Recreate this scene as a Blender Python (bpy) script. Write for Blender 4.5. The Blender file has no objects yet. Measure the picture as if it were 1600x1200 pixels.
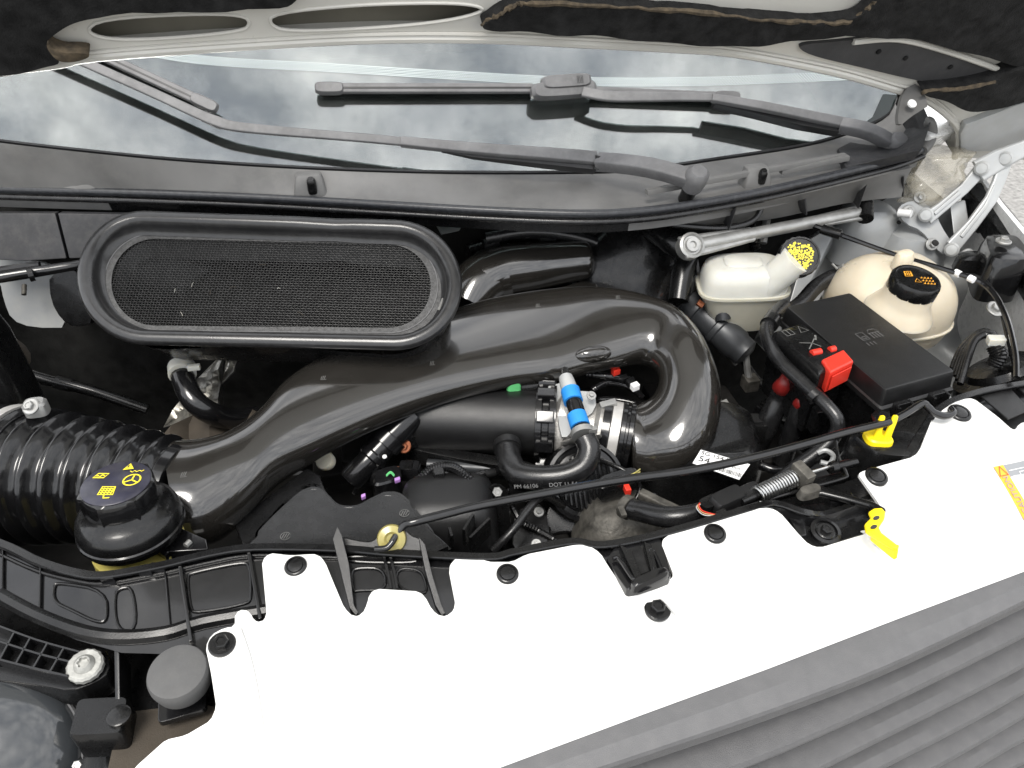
import bpy, bmesh, math, random
from mathutils import Vector as V, Matrix
from mathutils.geometry import delaunay_2d_cdt
rnd = random.Random(7)
sc = bpy.context.scene
COL = sc.collection
rad = math.radians
# ---------------------------------------------------------------- camera, sky, sun, exposure
SLAM = 1.10                      # height of the slam panel above the ground
CAM = V((0, 0, SLAM + .65)); PITCH = 38; YAW = 12; FPX = 1202.0
cd = bpy.data.cameras.new('camera'); cam = bpy.data.objects.new('camera', cd); COL.objects.link(cam)
cam.location = CAM; cam.rotation_euler = (rad(90 - PITCH), 0, -rad(YAW))
cd.sensor_width = 36; cd.lens = FPX / 1600 * 36; cd.clip_start = .01; cd.clip_end = 500
sc.camera = cam
sc.render.resolution_x = 1024; sc.render.resolution_y = 768
SUN_EL, SUN_AZ = 64, 215         # soft sun through cloud, from in front of the van and to the left
w = bpy.data.worlds.new('World'); sc.world = w; w.use_nodes = True
nt = w.node_tree; nt.nodes.clear()
out = nt.nodes.new('ShaderNodeOutputWorld'); bg = nt.nodes.new('ShaderNodeBackground')
sky = nt.nodes.new('ShaderNodeTexSky'); sky.sky_type = 'NISHITA'; sky.sun_disc = False
sky.sun_elevation = rad(SUN_EL); sky.sun_rotation = rad(SUN_AZ)
tc = nt.nodes.new('ShaderNodeTexCoord')
mp = nt.nodes.new('ShaderNodeMapping'); mp.inputs['Scale'].default_value = (1, 1, 1.5); mp.inputs['Location'].default_value = (.35, .2, .1)
n1 = nt.nodes.new('ShaderNodeTexNoise'); n1.inputs['Scale'].default_value = 6.0; n1.inputs['Detail'].default_value = 7; n1.inputs['Roughness'].default_value = .55; n1.inputs['Distortion'].default_value = .5
r1 = nt.nodes.new('ShaderNodeValToRGB'); r1.color_ramp.elements[0].position = .38; r1.color_ramp.elements[1].position = .62
r1.color_ramp.elements[0].color = (.6, .6, .6, 1); r1.color_ramp.elements[1].color = (1, 1, 1, 1)
n2 = nt.nodes.new('ShaderNodeTexNoise'); n2.inputs['Scale'].default_value = 9.0; n2.inputs['Detail'].default_value = 6; n2.inputs['Roughness'].default_value = .6
r2 = nt.nodes.new('ShaderNodeValToRGB'); r2.color_ramp.elements[0].position = .35; r2.color_ramp.elements[1].position = .68
r2.color_ramp.elements[0].color = (7.2, 7.4, 7.7, 1); r2.color_ramp.elements[1].color = (18.5, 18.3, 18, 1)
mx = nt.nodes.new('ShaderNodeMixRGB')
L = nt.links.new
L(tc.outputs['Generated'], mp.inputs['Vector']); L(mp.outputs[0], n1.inputs['Vector']); L(mp.outputs[0], n2.inputs['Vector'])
L(n1.outputs['Fac'], r1.inputs[0]); L(n2.outputs['Fac'], r2.inputs[0]); L(r1.outputs[0], mx.inputs[0])
L(sky.outputs[0], mx.inputs[1]); L(r2.outputs[0], mx.inputs[2]); L(mx.outputs[0], bg.inputs['Color'])
bg.inputs['Strength'].default_value = .10; L(bg.outputs[0], out.inputs['Surface'])
sl = bpy.data.lights.new('sun', 'SUN'); sl.energy = 2.2; sl.angle = rad(24); sl.color = (1, .96, .9)
so = bpy.data.objects.new('sun', sl); COL.objects.link(so)
so.rotation_euler = (rad(90 - SUN_EL), 0, rad(180 - SUN_AZ)); so.location = (0, -3, 6)
vs = sc.view_settings; vs.view_transform = 'Standard'; vs.look = 'None'; vs.gamma = 1; vs.use_curve_mapping = False
vs.exposure = .78
sc.render.engine = 'CYCLES'; sc.cycles.max_bounces = 8; sc.cycles.transmission_bounces = 6

# ---------------------------------------------------------------- pixel to place
_p, _t = rad(YAW), rad(PITCH); s_, c_ = math.sin, math.cos
RT = V((c_(_p), -s_(_p), 0)); FW = V((s_(_p)*c_(_t), c_(_p)*c_(_t), -s_(_t))); UP = V((s_(_p)*s_(_t), c_(_p)*s_(_t), c_(_t)))
def ray(x, y): return FW + RT*((x-800)/FPX) + UP*((600-y)/FPX)
def H(x, y, h):                  # the point of the picture ray at height h over the slam panel
    d = ray(x, y); return CAM + d*((SLAM + h - CAM.z)/d.z)
def dep(p): return (p - CAM).dot(FW)
def D(x, y, d): return CAM + ray(x, y)*d
def PX(p, n): return n*dep(p)/FPX       # n picture pixels in metres at p
def onplane(x, y, q, nrm):
    d = ray(x, y); return CAM + d*((q - CAM).dot(nrm)/d.dot(nrm))
def lerp(a, b, t): return a + (b - a)*t
def pw(tab, x):                  # piecewise linear table
    if x <= tab[0][0]: a, b = tab[0], tab[1]
    elif x >= tab[-1][0]: a, b = tab[-2], tab[-1]
    else:
        for a, b in zip(tab, tab[1:]):
            if a[0] <= x <= b[0]: break
    return a[1] + (b[1]-a[1])*(x-a[0])/(b[0]-a[0])
def cr(pts, k=6, closed=False):  # Catmull-Rom through tuples
    pts = [tuple(p) for p in pts]; n = len(pts); o = []
    rng = range(n if closed else n-1)
    for i in rng:
        if closed: a, b, c, d = (pts[(i+j) % n] for j in (-1, 0, 1, 2))
        else: a, b, c, d = pts[max(i-1, 0)], pts[i], pts[i+1], pts[min(i+2, n-1)]
        for j in range(k):
            t = j/k
            o.append(tuple(.5*(2*q + (r-p)*t + (2*p-5*q+4*r-s)*t*t + (3*q-p-3*r+s)*t**3) for p, q, r, s in zip(a, b, c, d)))
    if not closed: o.append(pts[-1])
    return o
def chaikin(p, n=2, closed=True):
    p = [tuple(q) for q in p]
    for _ in range(n):
        o = []; m = len(p)
        if not closed: o.append(p[0])
        for i in range(m if closed else m-1):
            a, b = p[i], p[(i+1) % m]
            o.append(tuple(x*.75+y*.25 for x, y in zip(a, b))); o.append(tuple(x*.25+y*.75 for x, y in zip(a, b)))
        if not closed: o.append(p[-1])
        p = o
    return p
def frame(n, hint=V((1, 0, 0))):
    n = n.normalized(); u = hint - n*hint.dot(n)
    if u.length < 1e-4: u = V((0, 1, 0)) - n*n.y
    u.normalize(); return u, n.cross(u), n

# ---------------------------------------------------------------- mesh collector
class G:
    def __init__(s): s.v = []; s.f = []
    def add(s, vs, fs):
        o = len(s.v); s.v += [V(p) for p in vs]; s.f += [tuple(i+o for i in f) for f in fs]; return s
    def loft(s, rings, c0=True, c1=True, closed=False, cyc=True):
        n = len(rings[0]); m = len(rings); vs = [p for r in rings for p in r]; fs = []
        for i in range(m if closed else m-1):
            a, b = i*n, ((i+1) % m)*n
            for j in range(n if cyc else n-1):
                k = (j+1) % n; fs.append((a+j, a+k, b+k, b+j))
        if c0 and not closed and cyc: fs.append(tuple(range(n-1, -1, -1)))
        if c1 and not closed and cyc: fs.append(tuple(range((m-1)*n, m*n)))
        return s.add(vs, fs)
    def tube(s, path, r, n=10, closed=False, caps=True):
        path = [V(p[:3]) for p in path]; m = len(path)
        rr = r if isinstance(r, (list, tuple)) else [r]*m
        T = []
        for i in range(m):
            a = path[(i-1) % m] if (closed or i) else path[i]; b = path[(i+1) % m] if (closed or i < m-1) else path[i]
            t = b-a; T.append(t.normalized() if t.length > 1e-9 else V((0, 0, 1)))
        u = frame(T[0], V((0, 0, 1)) if abs(T[0].z) < .9 else V((1, 0, 0)))[0]; rings = []
        for i in range(m):
            u = (u - T[i]*u.dot(T[i])).normalized(); w_ = T[i].cross(u)
            rings.append([path[i] + (u*math.cos(2*math.pi*j/n) + w_*math.sin(2*math.pi*j/n))*rr[i] for j in range(n)])
        return s.loft(rings, caps, caps, closed)
    def strip(s, path, ws, ts, nrm):     # flat bar along a path: widths ws, thicknesses ts, facing nrm
        path = [V(p[:3]) for p in path]; m = len(path)
        ws = ws if isinstance(ws, (list, tuple)) else [ws]*m; ts = ts if isinstance(ts, (list, tuple)) else [ts]*m
        rings = []
        for i in range(m):
            t = (path[min(i+1, m-1)] - path[max(i-1, 0)]).normalized(); a = t.cross(nrm).normalized(); b = a.cross(t).normalized()
            rings.append([path[i]+a*x*ws[i]/2+b*y*ts[i]/2 for x, y in ((-1, -1), (1, -1), (1, .3), (.8, 1), (-.8, 1), (-1, .3))])
        return s.loft(rings)
    def lathe(s, C, axis, prof, n=24, hint=V((1, 0, 0)), mod=None):
        u, w_, a = frame(axis, hint); rings = []
        for k, (r, z) in enumerate(prof):
            rings.append([C + a*z + (u*math.cos(2*math.pi*j/n) + w_*math.sin(2*math.pi*j/n))*max(r, 1e-5)*(mod(j/n, k) if mod else 1) for j in range(n)])
        return s.loft(rings)
    def box(s, C, ax, ay, az):
        return s.add([C+ax*i+ay*j+az*k for k in (-1, 1) for i, j in ((-1, -1), (1, -1), (1, 1), (-1, 1))],
                     [(3, 2, 1, 0), (4, 5, 6, 7), (0, 1, 5, 4), (1, 2, 6, 5), (2, 3, 7, 6), (3, 0, 4, 7)])
    def stack(s, C, ax, ay, az, lev, n=32):  # lev: (t, sx, sy, ox, oy, e) superellipse slices along az
        rings = []
        for l in lev:
            t, sx, sy = l[:3]; ox, oy = (l[3], l[4]) if len(l) > 4 else (0, 0); e = l[5] if len(l) > 5 else 4
            rg = []
            for j in range(n):
                a = 2*math.pi*(j+.5)/n; cx, cy = math.cos(a), math.sin(a)
                rg.append(C + az*t + ax*(ox+sx*math.copysign(abs(cx)**(2/e), cx)) + ay*(oy+sy*math.copysign(abs(cy)**(2/e), cy)))
            rings.append(rg)
        return s.loft(rings)
    def prism(s, poly, vec):
        n = len(poly); poly = [V(p) for p in poly]
        return s.add(poly + [p+vec for p in poly], [tuple(range(n-1, -1, -1)), tuple(range(n, 2*n))] + [(i, (i+1) % n, n+(i+1) % n, n+i) for i in range(n)])
    def sheet(s, poly, f, vec=None, grid=0, holes=()):   # filled picture outline, mapped by f(x, y), thickened by vec
        vs = []; es = []
        def loop(pl):
            o = len(vs); m = len(pl); vs.extend(V((p[0], p[1])) for p in pl); es.extend((o+i, o+(i+1) % m) for i in range(m))
        loop(poly)
        for h_ in holes: loop(h_)
        if grid:
            xs = [p[0] for p in poly]; ys = [p[1] for p in poly]; x = min(xs)+grid/2; row = 0
            allp = [q for pl in [poly]+list(holes) for q in pl]
            while x < max(xs):
                y = min(ys)+grid/2 + (grid/2 if row % 2 else 0)
                while y < max(ys):
                    if all((x-q[0])**2+(y-q[1])**2 > (grid*.45)**2 for q in allp): vs.append(V((x, y)))
                    y += grid
                x += grid; row += 1
        r = delaunay_2d_cdt(vs, es, [], 2 if holes else 1, 1e-5)
        V2, F2 = r[0], r[2]
        if holes:                                       # drop the faces inside holes and outside the outline
            def ins(pl, x, y):
                c = False
                for i in range(len(pl)):
                    a, b = pl[i-1], pl[i]
                    if (a[1] > y) != (b[1] > y) and x < (b[0]-a[0])*(y-a[1])/(b[1]-a[1])+a[0]: c = not c
                return c
            def keep(fc):
                x = sum(V2[i][0] for i in fc)/len(fc); y = sum(V2[i][1] for i in fc)/len(fc)
                return ins(poly, x, y) and not any(ins(h_, x, y) for h_ in holes)
            F2 = [fc for fc in F2 if keep(fc)]
        P3 = [f(p[0], p[1]) for p in V2]; n = len(P3); F2 = [tuple(q) for q in F2]
        if vec is None: return s.add(P3, F2)
        cnt = {}
        for fc in F2:
            for i in range(len(fc)):
                a, b = fc[i], fc[(i+1) % len(fc)]; cnt[(a, b)] = 1
        side = [(b, a, a+n, b+n) for (a, b) in cnt if (b, a) not in cnt]
        vf = vec if callable(vec) else (lambda p: vec)
        return s.add(P3+[p+vf(p) for p in P3], [tuple(reversed(fc)) for fc in F2][0:0] + F2 + [tuple(i+n for i in reversed(fc)) for fc in F2] + side)
def pt(g, pts, n=10, k=6, closed=False, mod=None):       # tube along picture points (x, y, height, radius in pixels)
    q = cr(pts, k, closed); path = [H(a, b, c) for a, b, c, _ in q]; r = [PX(p, z[3]) for p, z in zip(path, q)]
    if mod: r = [x*mod(i) for i, x in enumerate(r)]
    g.tube(path, r, n, closed); return path

def make(name, g, mat, parent=None, bev=0, seg=2, ang=38, flat=False, wn=False):
    me = bpy.data.meshes.new(name); pts = g.v
    if parent is not None: o0 = V(parent['base'])
    else:
        o0 = V((sum((min(p[i] for p in pts), max(p[i] for p in pts)))/2 if i < 2 else min(p.z for p in pts) for i in range(3)))
    me.from_pydata([p-o0 for p in pts], [], g.f)
    bm = bmesh.new(); bm.from_mesh(me)
    bmesh.ops.remove_doubles(bm, verts=bm.verts, dist=1e-6)
    bmesh.ops.recalc_face_normals(bm, faces=bm.faces)
    if bev:
        es = [e for e in bm.edges if len(e.link_faces) == 2 and e.calc_face_angle(0) > .6]
        bmesh.ops.bevel(bm, geom=es, offset=bev, segments=seg, affect='EDGES', profile=.5, clamp_overlap=True)
    for f in bm.faces: f.smooth = not flat
    for e in bm.edges:
        if len(e.link_faces) == 2 and e.calc_face_angle(0) > rad(ang): e.smooth = False
    bm.to_mesh(me); bm.free()
    if mat: me.materials.append(mat)
    o = bpy.data.objects.new(name, me); COL.objects.link(o)
    if parent is not None: o.parent = parent if parent.type == 'EMPTY' else parent
    else: o.location = o0
    o['base'] = tuple(o0)
    if bev or wn:
        m = o.modifiers.new('wn', 'WEIGHTED_NORMAL'); m.keep_sharp = True
    return o
def thing(name, label, cat, base, group=None):
    o = bpy.data.objects.new(name, None); COL.objects.link(o); o.location = base; o['base'] = tuple(base); o.empty_display_size = .05
    return tag(o, label, cat, group)
def tag(o, label=None, cat=None, group=None, kind=None):
    if label: o['label'] = label
    if cat: o['category'] = cat
    if group: o['group'] = group
    if kind: o['kind'] = kind
    return o

# ---------------------------------------------------------------- materials
def M(name, col, rough=.4, metal=0, coat=0, bump=0, bscale=600, var=.2, vscale=25, rvar=.12, dust=0, dcol=(.25, .23, .2), dscale=60, sss=0, trans=0, spec=.5, ior=1.5, cior=1.5):
    m = bpy.data.materials.new(name); m.use_nodes = True; t = m.node_tree; b = t.nodes['Principled BSDF']; N = t.nodes.new; K = t.links.new
    b.inputs['Metallic'].default_value = metal; b.inputs['Coat Weight'].default_value = coat; b.inputs['Coat Roughness'].default_value = .08; b.inputs['Coat IOR'].default_value = cior
    b.inputs['Specular IOR Level'].default_value = spec; b.inputs['IOR'].default_value = ior
    b.inputs['Transmission Weight'].default_value = trans
    if sss: b.inputs['Subsurface Weight'].default_value = sss; b.inputs['Subsurface Radius'].default_value = (1, .8, .5); b.inputs['Subsurface Scale'].default_value = .02
    co = N('ShaderNodeTexCoord'); no = N('ShaderNodeTexNoise'); no.inputs['Scale'].default_value = vscale; no.inputs['Detail'].default_value = 5
    K(co.outputs['Object'], no.inputs['Vector'])
    ra = N('ShaderNodeValToRGB'); ra.color_ramp.elements[0].position = .3; ra.color_ramp.elements[1].position = .7
    ra.color_ramp.elements[0].color = tuple(c*(1-var) for c in col)+(1,); ra.color_ramp.elements[1].color = tuple(min(1, c*(1+var)) for c in col)+(1,)
    K(no.outputs['Fac'], ra.inputs[0]); src = ra.outputs[0]
    if dust:
        d = N('ShaderNodeTexNoise'); d.inputs['Scale'].default_value = dscale; d.inputs['Detail'].default_value = 8; d.inputs['Roughness'].default_value = .7
        K(co.outputs['Object'], d.inputs['Vector'])
        dr = N('ShaderNodeValToRGB'); dr.color_ramp.elements[0].position = .45; dr.color_ramp.elements[1].position = .8
        dr.color_ramp.elements[0].color = (0, 0, 0, 1); dr.color_ramp.elements[1].color = (dust, dust, dust, 1)
        K(d.outputs['Fac'], dr.inputs[0]); mi = N('ShaderNodeMixRGB'); K(dr.outputs[0], mi.inputs[0]); K(src, mi.inputs[1]); mi.inputs[2].default_value = dcol+(1,); src = mi.outputs[0]
    K(src, b.inputs['Base Color'])
    rm = N('ShaderNodeMapRange'); rm.inputs['To Min'].default_value = max(.02, rough-rvar*rough*2); rm.inputs['To Max'].default_value = min(1, rough+rvar*rough*2)
    n3 = N('ShaderNodeTexNoise'); n3.inputs['Scale'].default_value = vscale*3.3; n3.inputs['Detail'].default_value = 6
    K(co.outputs['Object'], n3.inputs['Vector']); K(n3.outputs['Fac'], rm.inputs['Value']); K(rm.outputs[0], b.inputs['Roughness'])
    if bump:
        n4 = N('ShaderNodeTexNoise'); n4.inputs['Scale'].default_value = bscale; n4.inputs['Detail'].default_value = 3
        K(co.outputs['Object'], n4.inputs['Vector']); bu = N('ShaderNodeBump'); bu.inputs['Strength'].default_value = bump; bu.inputs['Distance'].default_value = .001
        K(n4.outputs['Fac'], bu.inputs['Height']); K(bu.outputs[0], b.inputs['Normal'])
    return m
K_ = dict(
 gloss=M('gloss_black', (.006, .006, .0065), .2, coat=.5, rvar=.3, var=.3, dust=.04, dcol=(.08, .08, .08), spec=.35),
 gloss2=M('satin_black', (.0048, .0048, .005), .27, coat=.3, rvar=.3, var=.4, dust=.07, dcol=(.05, .05, .048), bump=.15, bscale=900, spec=.3),
 duct=M('duct_plastic', (.0165, .0152, .0134), .2, coat=1, cior=1.62, var=.15, vscale=12, dust=.05, dscale=320, dcol=(.12, .11, .1), rvar=.3, bump=.05, bscale=90),
 matte=M('matte_black', (.007, .007, .0073), .36, bump=.35, bscale=1400, var=.2, dust=.1, dcol=(.05, .05, .05), spec=.5),
 rubber=M('rubber', (.008, .008, .0085), .26, spec=.5, bump=.2, bscale=700, var=.3, dust=.09, dcol=(.16, .16, .16)),
 seal=M('seal_rubber', (.018, .019, .022), .33, bump=.1, bscale=500, var=.2, dust=.2, dcol=(.16, .17, .18), dscale=160),
 cowl=M('cowl_plastic', (.125, .124, .121), .55, bump=.35, bscale=1200, var=.25, vscale=10, dust=.45, dcol=(.17, .165, .155), dscale=35),
 cowl2=M('cowl_dark', (.018, .0185, .021), .55, bump=.5, bscale=1500, var=.2, dust=.12),
 wiper=M('wiper_paint', (.115, .115, .118), .5, bump=.3, bscale=1100, var=.2, dust=.35, dcol=(.2, .2, .2), dscale=120),
 wiperdk=M('wiper_rubber', (.012, .012, .013), .4),
 white=M('white_paint', (.8, .8, .79), .28, coat=.4, var=.02),
 cover=M('white_cover', (.62, .62, .605), .42, var=.03, dust=.2, dcol=(.5, .48, .42), dscale=18),
 hoodin=M('hood_inner_paint', (.52, .51, .47), .3, coat=.3, var=.06, vscale=9, dust=.25, dcol=(.45, .42, .36), dscale=14),
 felt=M('felt', (.011, .011, .011), .95, bump=1, bscale=420, var=.5, vscale=60, dust=.15, dcol=(.03, .03, .03), spec=.2),
 feltbrown=M('felt_torn_edge', (.06, .045, .027), .95, bump=1, bscale=300, var=.5, vscale=120),
 feltgrey=M('grey_insert', (.035, .035, .036), .7, bump=.4, bscale=900, var=.2),
 grille=M('grille_plastic', (.09, .09, .093), .42, bump=.5, bscale=1500, var=.06, vscale=60, dust=.05),
 silver=M('bright_steel', (.5, .5, .49), .28, 1, var=.12, bump=.15, bscale=250),
 band=M('clamp_steel', (.5, .49, .47), .33, .3, var=.15, vscale=60, bump=.1, bscale=300),
 zinc=M('galvanised', (.36, .36, .35), .45, .7, var=.2, vscale=40, bump=.2, bscale=300),
 body=M('primer_grey', (.30, .31, .315), .38, .1, var=.08, vscale=12, dust=.3, dcol=(.5, .47, .4), dscale=20, bump=.08, bscale=60),
 hinge=M('hinge_paint', (.40, .41, .41), .38, .2, var=.08, dust=.25, dcol=(.4, .37, .3)),
 alloy=M('cast_alloy', (.42, .41, .39), .5, .8, var=.3, vscale=80, bump=.6, bscale=350, dust=.3, dcol=(.2, .17, .13)),
 dirty=M('dirty_alloy', (.085, .08, .07), .55, .4, var=.5, vscale=70, bump=1, bscale=250),
 copper=M('copper_bolt', (.28, .10, .05), .4, .8, var=.3, vscale=200),
 nylon=M('milky_nylon', (.52, .515, .47), .32, var=.06, vscale=30, sss=.35, bump=.08, bscale=200),
 nylon2=M('fluid_filled_nylon', (.48, .46, .38), .32, var=.08, vscale=20, sss=.35),
 amber=M('aged_nylon', (.56, .50, .39), .3, var=.12, vscale=9, sss=.5, dust=.2, dcol=(.55, .38, .2), dscale=14),
 fluid=M('fluid_yellow', (.42, .36, .10), .3, var=.2, sss=.3),
 grom=M('yellow_grommet', (.30, .26, .09), .25, var=.2, sss=.3),
 yellow=M('yellow_plastic', (.88, .66, .01), .35, var=.05),
 print_y=M('yellow_print', (.75, .62, .03), .5, var=.1),
 red=M('red_plastic', (.62, .035, .02), .35, var=.08),
 blue=M('blue_tape', (.02, .22, .62), .4, var=.15),
 green=M('green_clip', (.12, .5, .18), .4),
 purple=M('purple_connector', (.42, .22, .55), .4),
 orange=M('orange_print', (.8, .36, .03), .5, var=.05),
 greyp=M('grey_print', (.22, .23, .24), .5, var=.05),
 paper=M('label_paper', (.78, .78, .78), .5, var=.04),
 ink=M('label_ink', (.03, .03, .03), .6),
 inkgrey=M('moulded_mark', (.11, .11, .11), .5),
 inkpale=M('pale_mark', (.14, .14, .135), .5),
 bluecap=M('blue_grey_cap_top', (.022, .022, .036), .33, var=.3, vscale=40, dust=.15),
 stop=M('bump_stop_rubber', (.075, .075, .075), .75, bump=.2, bscale=500, var=.1, dust=.2, dcol=(.13, .125, .11)),
 foam=M('brown_foam', (.045, .036, .026), .9, bump=.6, bscale=700),
 foil=M('heat_foil', (.5, .49, .46), .3, .9, var=.3, vscale=120, bump=.5, bscale=220),
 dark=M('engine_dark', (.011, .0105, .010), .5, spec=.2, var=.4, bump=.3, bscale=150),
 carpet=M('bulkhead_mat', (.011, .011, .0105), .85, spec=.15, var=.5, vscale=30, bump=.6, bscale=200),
 lens=M('lamp_lens', (.03, .033, .036), .1, 0, coat=.6, var=.03, vscale=3, rvar=.02),
 asphalt=M('asphalt', (.22, .215, .205), .85, var=.35, vscale=40, bump=.6, bscale=120),
 wire=M('mesh_wire', (.03, .03, .03), .3, .3, var=.3, vscale=80),
 frit=M('ceramic_frit', (.008, .013, .012), .12, var=.1),
 dots=M('dotted_frit', (.55, .62, .62), .3, var=.05),
 copperwire=M('copper_wire', (.55, .3, .15), .4),
)
gm = bpy.data.materials.new('windscreen_glass'); gm.use_nodes = True
b_ = gm.node_tree.nodes['Principled BSDF']; b_.inputs['Base Color'].default_value = (.5, .6, .58, 1); b_.inputs['Roughness'].default_value = .012
b_.inputs['Transmission Weight'].default_value = 1; b_.inputs['IOR'].default_value = 2.5
gt = gm.node_tree; dn = gt.nodes.new('ShaderNodeTexNoise'); dn.inputs['Scale'].default_value = 7; dn.inputs['Detail'].default_value = 8; dn.inputs['Roughness'].default_value = .65
dc = gt.nodes.new('ShaderNodeTexCoord'); gt.links.new(dc.outputs['Object'], dn.inputs['Vector'])
dr_ = gt.nodes.new('ShaderNodeMapRange'); dr_.inputs['From Min'].default_value = .35; dr_.inputs['From Max'].default_value = .75; dr_.inputs['To Min'].default_value = .006; dr_.inputs['To Max'].default_value = .04
gt.links.new(dn.outputs['Fac'], dr_.inputs['Value']); df = gt.nodes.new('ShaderNodeBsdfDiffuse'); df.inputs['Color'].default_value = (.42, .45, .42, 1)
ms = gt.nodes.new('ShaderNodeMixShader'); gt.links.new(dr_.outputs[0], ms.inputs[0]); gt.links.new(b_.outputs[0], ms.inputs[1]); gt.links.new(df.outputs[0], ms.inputs[2])
gt.links.new(ms.outputs[0], gt.nodes['Material Output'].inputs['Surface'])
K_['glass'] = gm
pm = bpy.data.materials.new('clear_film'); pm.use_nodes = True
b_ = pm.node_tree.nodes['Principled BSDF']; b_.inputs['Base Color'].default_value = (.5, .46, .36, 1); b_.inputs['Roughness'].default_value = .12; b_.inputs['Alpha'].default_value = .38
b_.inputs['Specular IOR Level'].default_value = .9
K_['film'] = pm

# ---------------------------------------------------------------- small shared builders
UPV = V((0, 0, 1))
def bolt(C, axis, r, mat, parent, name='bolt', washer=True, wm=None):
    g = G()
    if washer: g.lathe(C, axis, [(r*1.75, -.001), (r*1.75, r*.18), (r*1.55, r*.32), (0, r*.34)], 24)
    g.lathe(C, axis, [(r, 0), (r, r*.95), (r*.86, r*1.12), (r*.6, r*1.12), (r*.5, r*.95), (0, r*.95)], 6)
    return make(name, g, mat, parent, ang=25)
def pin(C, axis, r, mat, parent):
    return make('push_pin', G().lathe(C, axis, [(r, -.002), (r, r*.12), (r*.92, r*.22), (r*.76, r*.24), (r*.73, r*.12), (r*.68, r*.12), (r*.65, r*.22), (r*.4, r*.28), (0, r*.28)], 28), mat, parent, ang=50)
def ribbon(g, pts, w_, C, u, v, n, t=.0005, closed=False):   # flat printed line in the plane C, u, v
    P = [C+u*a+v*b+n*t for a, b in pts]; m = len(P); Lr = []
    for i in range(m):
        a = P[(i-1) % m] if (closed or i) else P[i]; b = P[(i+1) % m] if (closed or i < m-1) else P[i]
        sd = (b-a).normalized().cross(n)*w_/2; Lr.append((P[i]-sd, P[i]+sd))
    vs = [q for l in Lr for q in l]
    g.add(vs, [(2*i, 2*((i+1) % m), 2*((i+1) % m)+1, 2*i+1) for i in range(m if closed else m-1)])
def text(s, C, u, v, size, mat, parent, name='lettering', ext=.0002):
    cu = bpy.data.curves.new(name, 'FONT'); cu.body = s; cu.size = size; cu.extrude = ext; cu.align_x = 'CENTER'; cu.align_y = 'CENTER'
    o = bpy.data.objects.new('tmp', cu); COL.objects.link(o)
    dg = bpy.context.evaluated_depsgraph_get(); me = bpy.data.meshes.new_from_object(o.evaluated_get(dg)); bpy.data.objects.remove(o)
    n = u.cross(v).normalized(); g = G()
    g.add([C+u*p.co.x+v*p.co.y+n*(p.co.z+ext) for p in me.vertices], [tuple(f.vertices) for f in me.polygons])
    return make(name, g, mat, parent, flat=True)
# ================================================================ setting
g = G(); g.add([V((-60, -60, 0)), V((60, -60, 0)), V((60, 60, 0)), V((-60, 60, 0))], [(0, 1, 2, 3)])
tag(make('ground', g, K_['asphalt']), 'pale worn asphalt under and beside the van', 'ground', kind='structure')

# ================================================================ windscreen
GQ = H(700, 268, .14); AL = rad(35); GN = V((0, -math.sin(AL), math.cos(AL)))
GU = V((0, math.cos(AL), math.sin(AL)))
def GP(x, y, off=0): return onplane(x, y, GQ + GN*off, GN)
gb = cr([(-160, 196), (0, 219), (150, 236), (300, 250), (500, 262), (700, 268), (900, 268), (1000, 264), (1100, 250), (1250, 227), (1330, 205), (1385, 180), (1402, 150)], 5)
bot = [GP(x, y) for x, y in gb]
def guv(p): d = p-GQ; return (d.x, d.dot(GU))
ol = [guv(p) for p in bot]
xl, xr = ol[0][0], ol[-1][0]
ol += [(xr-.05, .5), (xr-.16, .85), (xl+.25, .85), (xl+.08, .5)]
def gmap(off): return lambda a, b: GQ + V((1, 0, 0))*a + GU*b + GN*off
ws = make('windscreen', G().sheet(ol, gmap(0), -GN*.005), K_['glass'], flat=True)
tag(ws, 'sloping windscreen reflecting grey clouds, under both wiper arms', 'windscreen')
# printed bands on the glass
band = cr([(140, 62), (300, 92), (520, 106), (700, 117), (900, 127), (1100, 127), (1330, 118)], 6)
g = G(); g.loft([[guv_ for guv_ in (GP(x, y-6, .0006), GP(x, y+5, .0006))] for x, y in band], cyc=False)
g2 = G()
for i, (x, y) in enumerate(cr([(140, 62), (300, 92), (520, 106), (700, 117), (900, 127), (1100, 127), (1330, 118)], 56)):
    for j in range(6):
        c = GP(x + (1.9 if j % 2 else 0), y - 6 + j*2.4, .0008); r = PX(c, 1.15)
        g2.add([c + V((1, 0, 0))*r*math.cos(a*math.pi/3) + GU*r*math.sin(a*math.pi/3) for a in range(6)], [tuple(range(6))])
o = make('dotted_band', g2, K_['dots'], ws, flat=True); tag(o, kind='stuff')
g = G()
g.loft([[GP(x, y, .0007), GP(x-w_, y-1, .0007)] for x, y, w_ in ((1402, 148, 22), (1396, 165, 24), (1384, 183, 20), (1362, 192, 10), (1330, 206, 3))], cyc=False)
make('frit_border', g, K_['frit'], ws, flat=True)
# unseen dashboard block, added so the view through the glass stays dark
g = G(); y0 = GQ.y+.28
prof = [(y0, SLAM+.10), (y0+.10, SLAM+.135), (y0+.35, SLAM+.15), (y0+.5, SLAM+.12), (y0+.55, SLAM-.1), (y0, SLAM+.0)]
g.loft([[V((x, a, b)) for a, b in prof] for x in (-.75, -.2, .4, 1.0)])
tag(make('dashboard', g, K_['felt'], bev=.01), 'dark dashboard block added to keep the view through the windscreen dark', 'dashboard')
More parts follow.
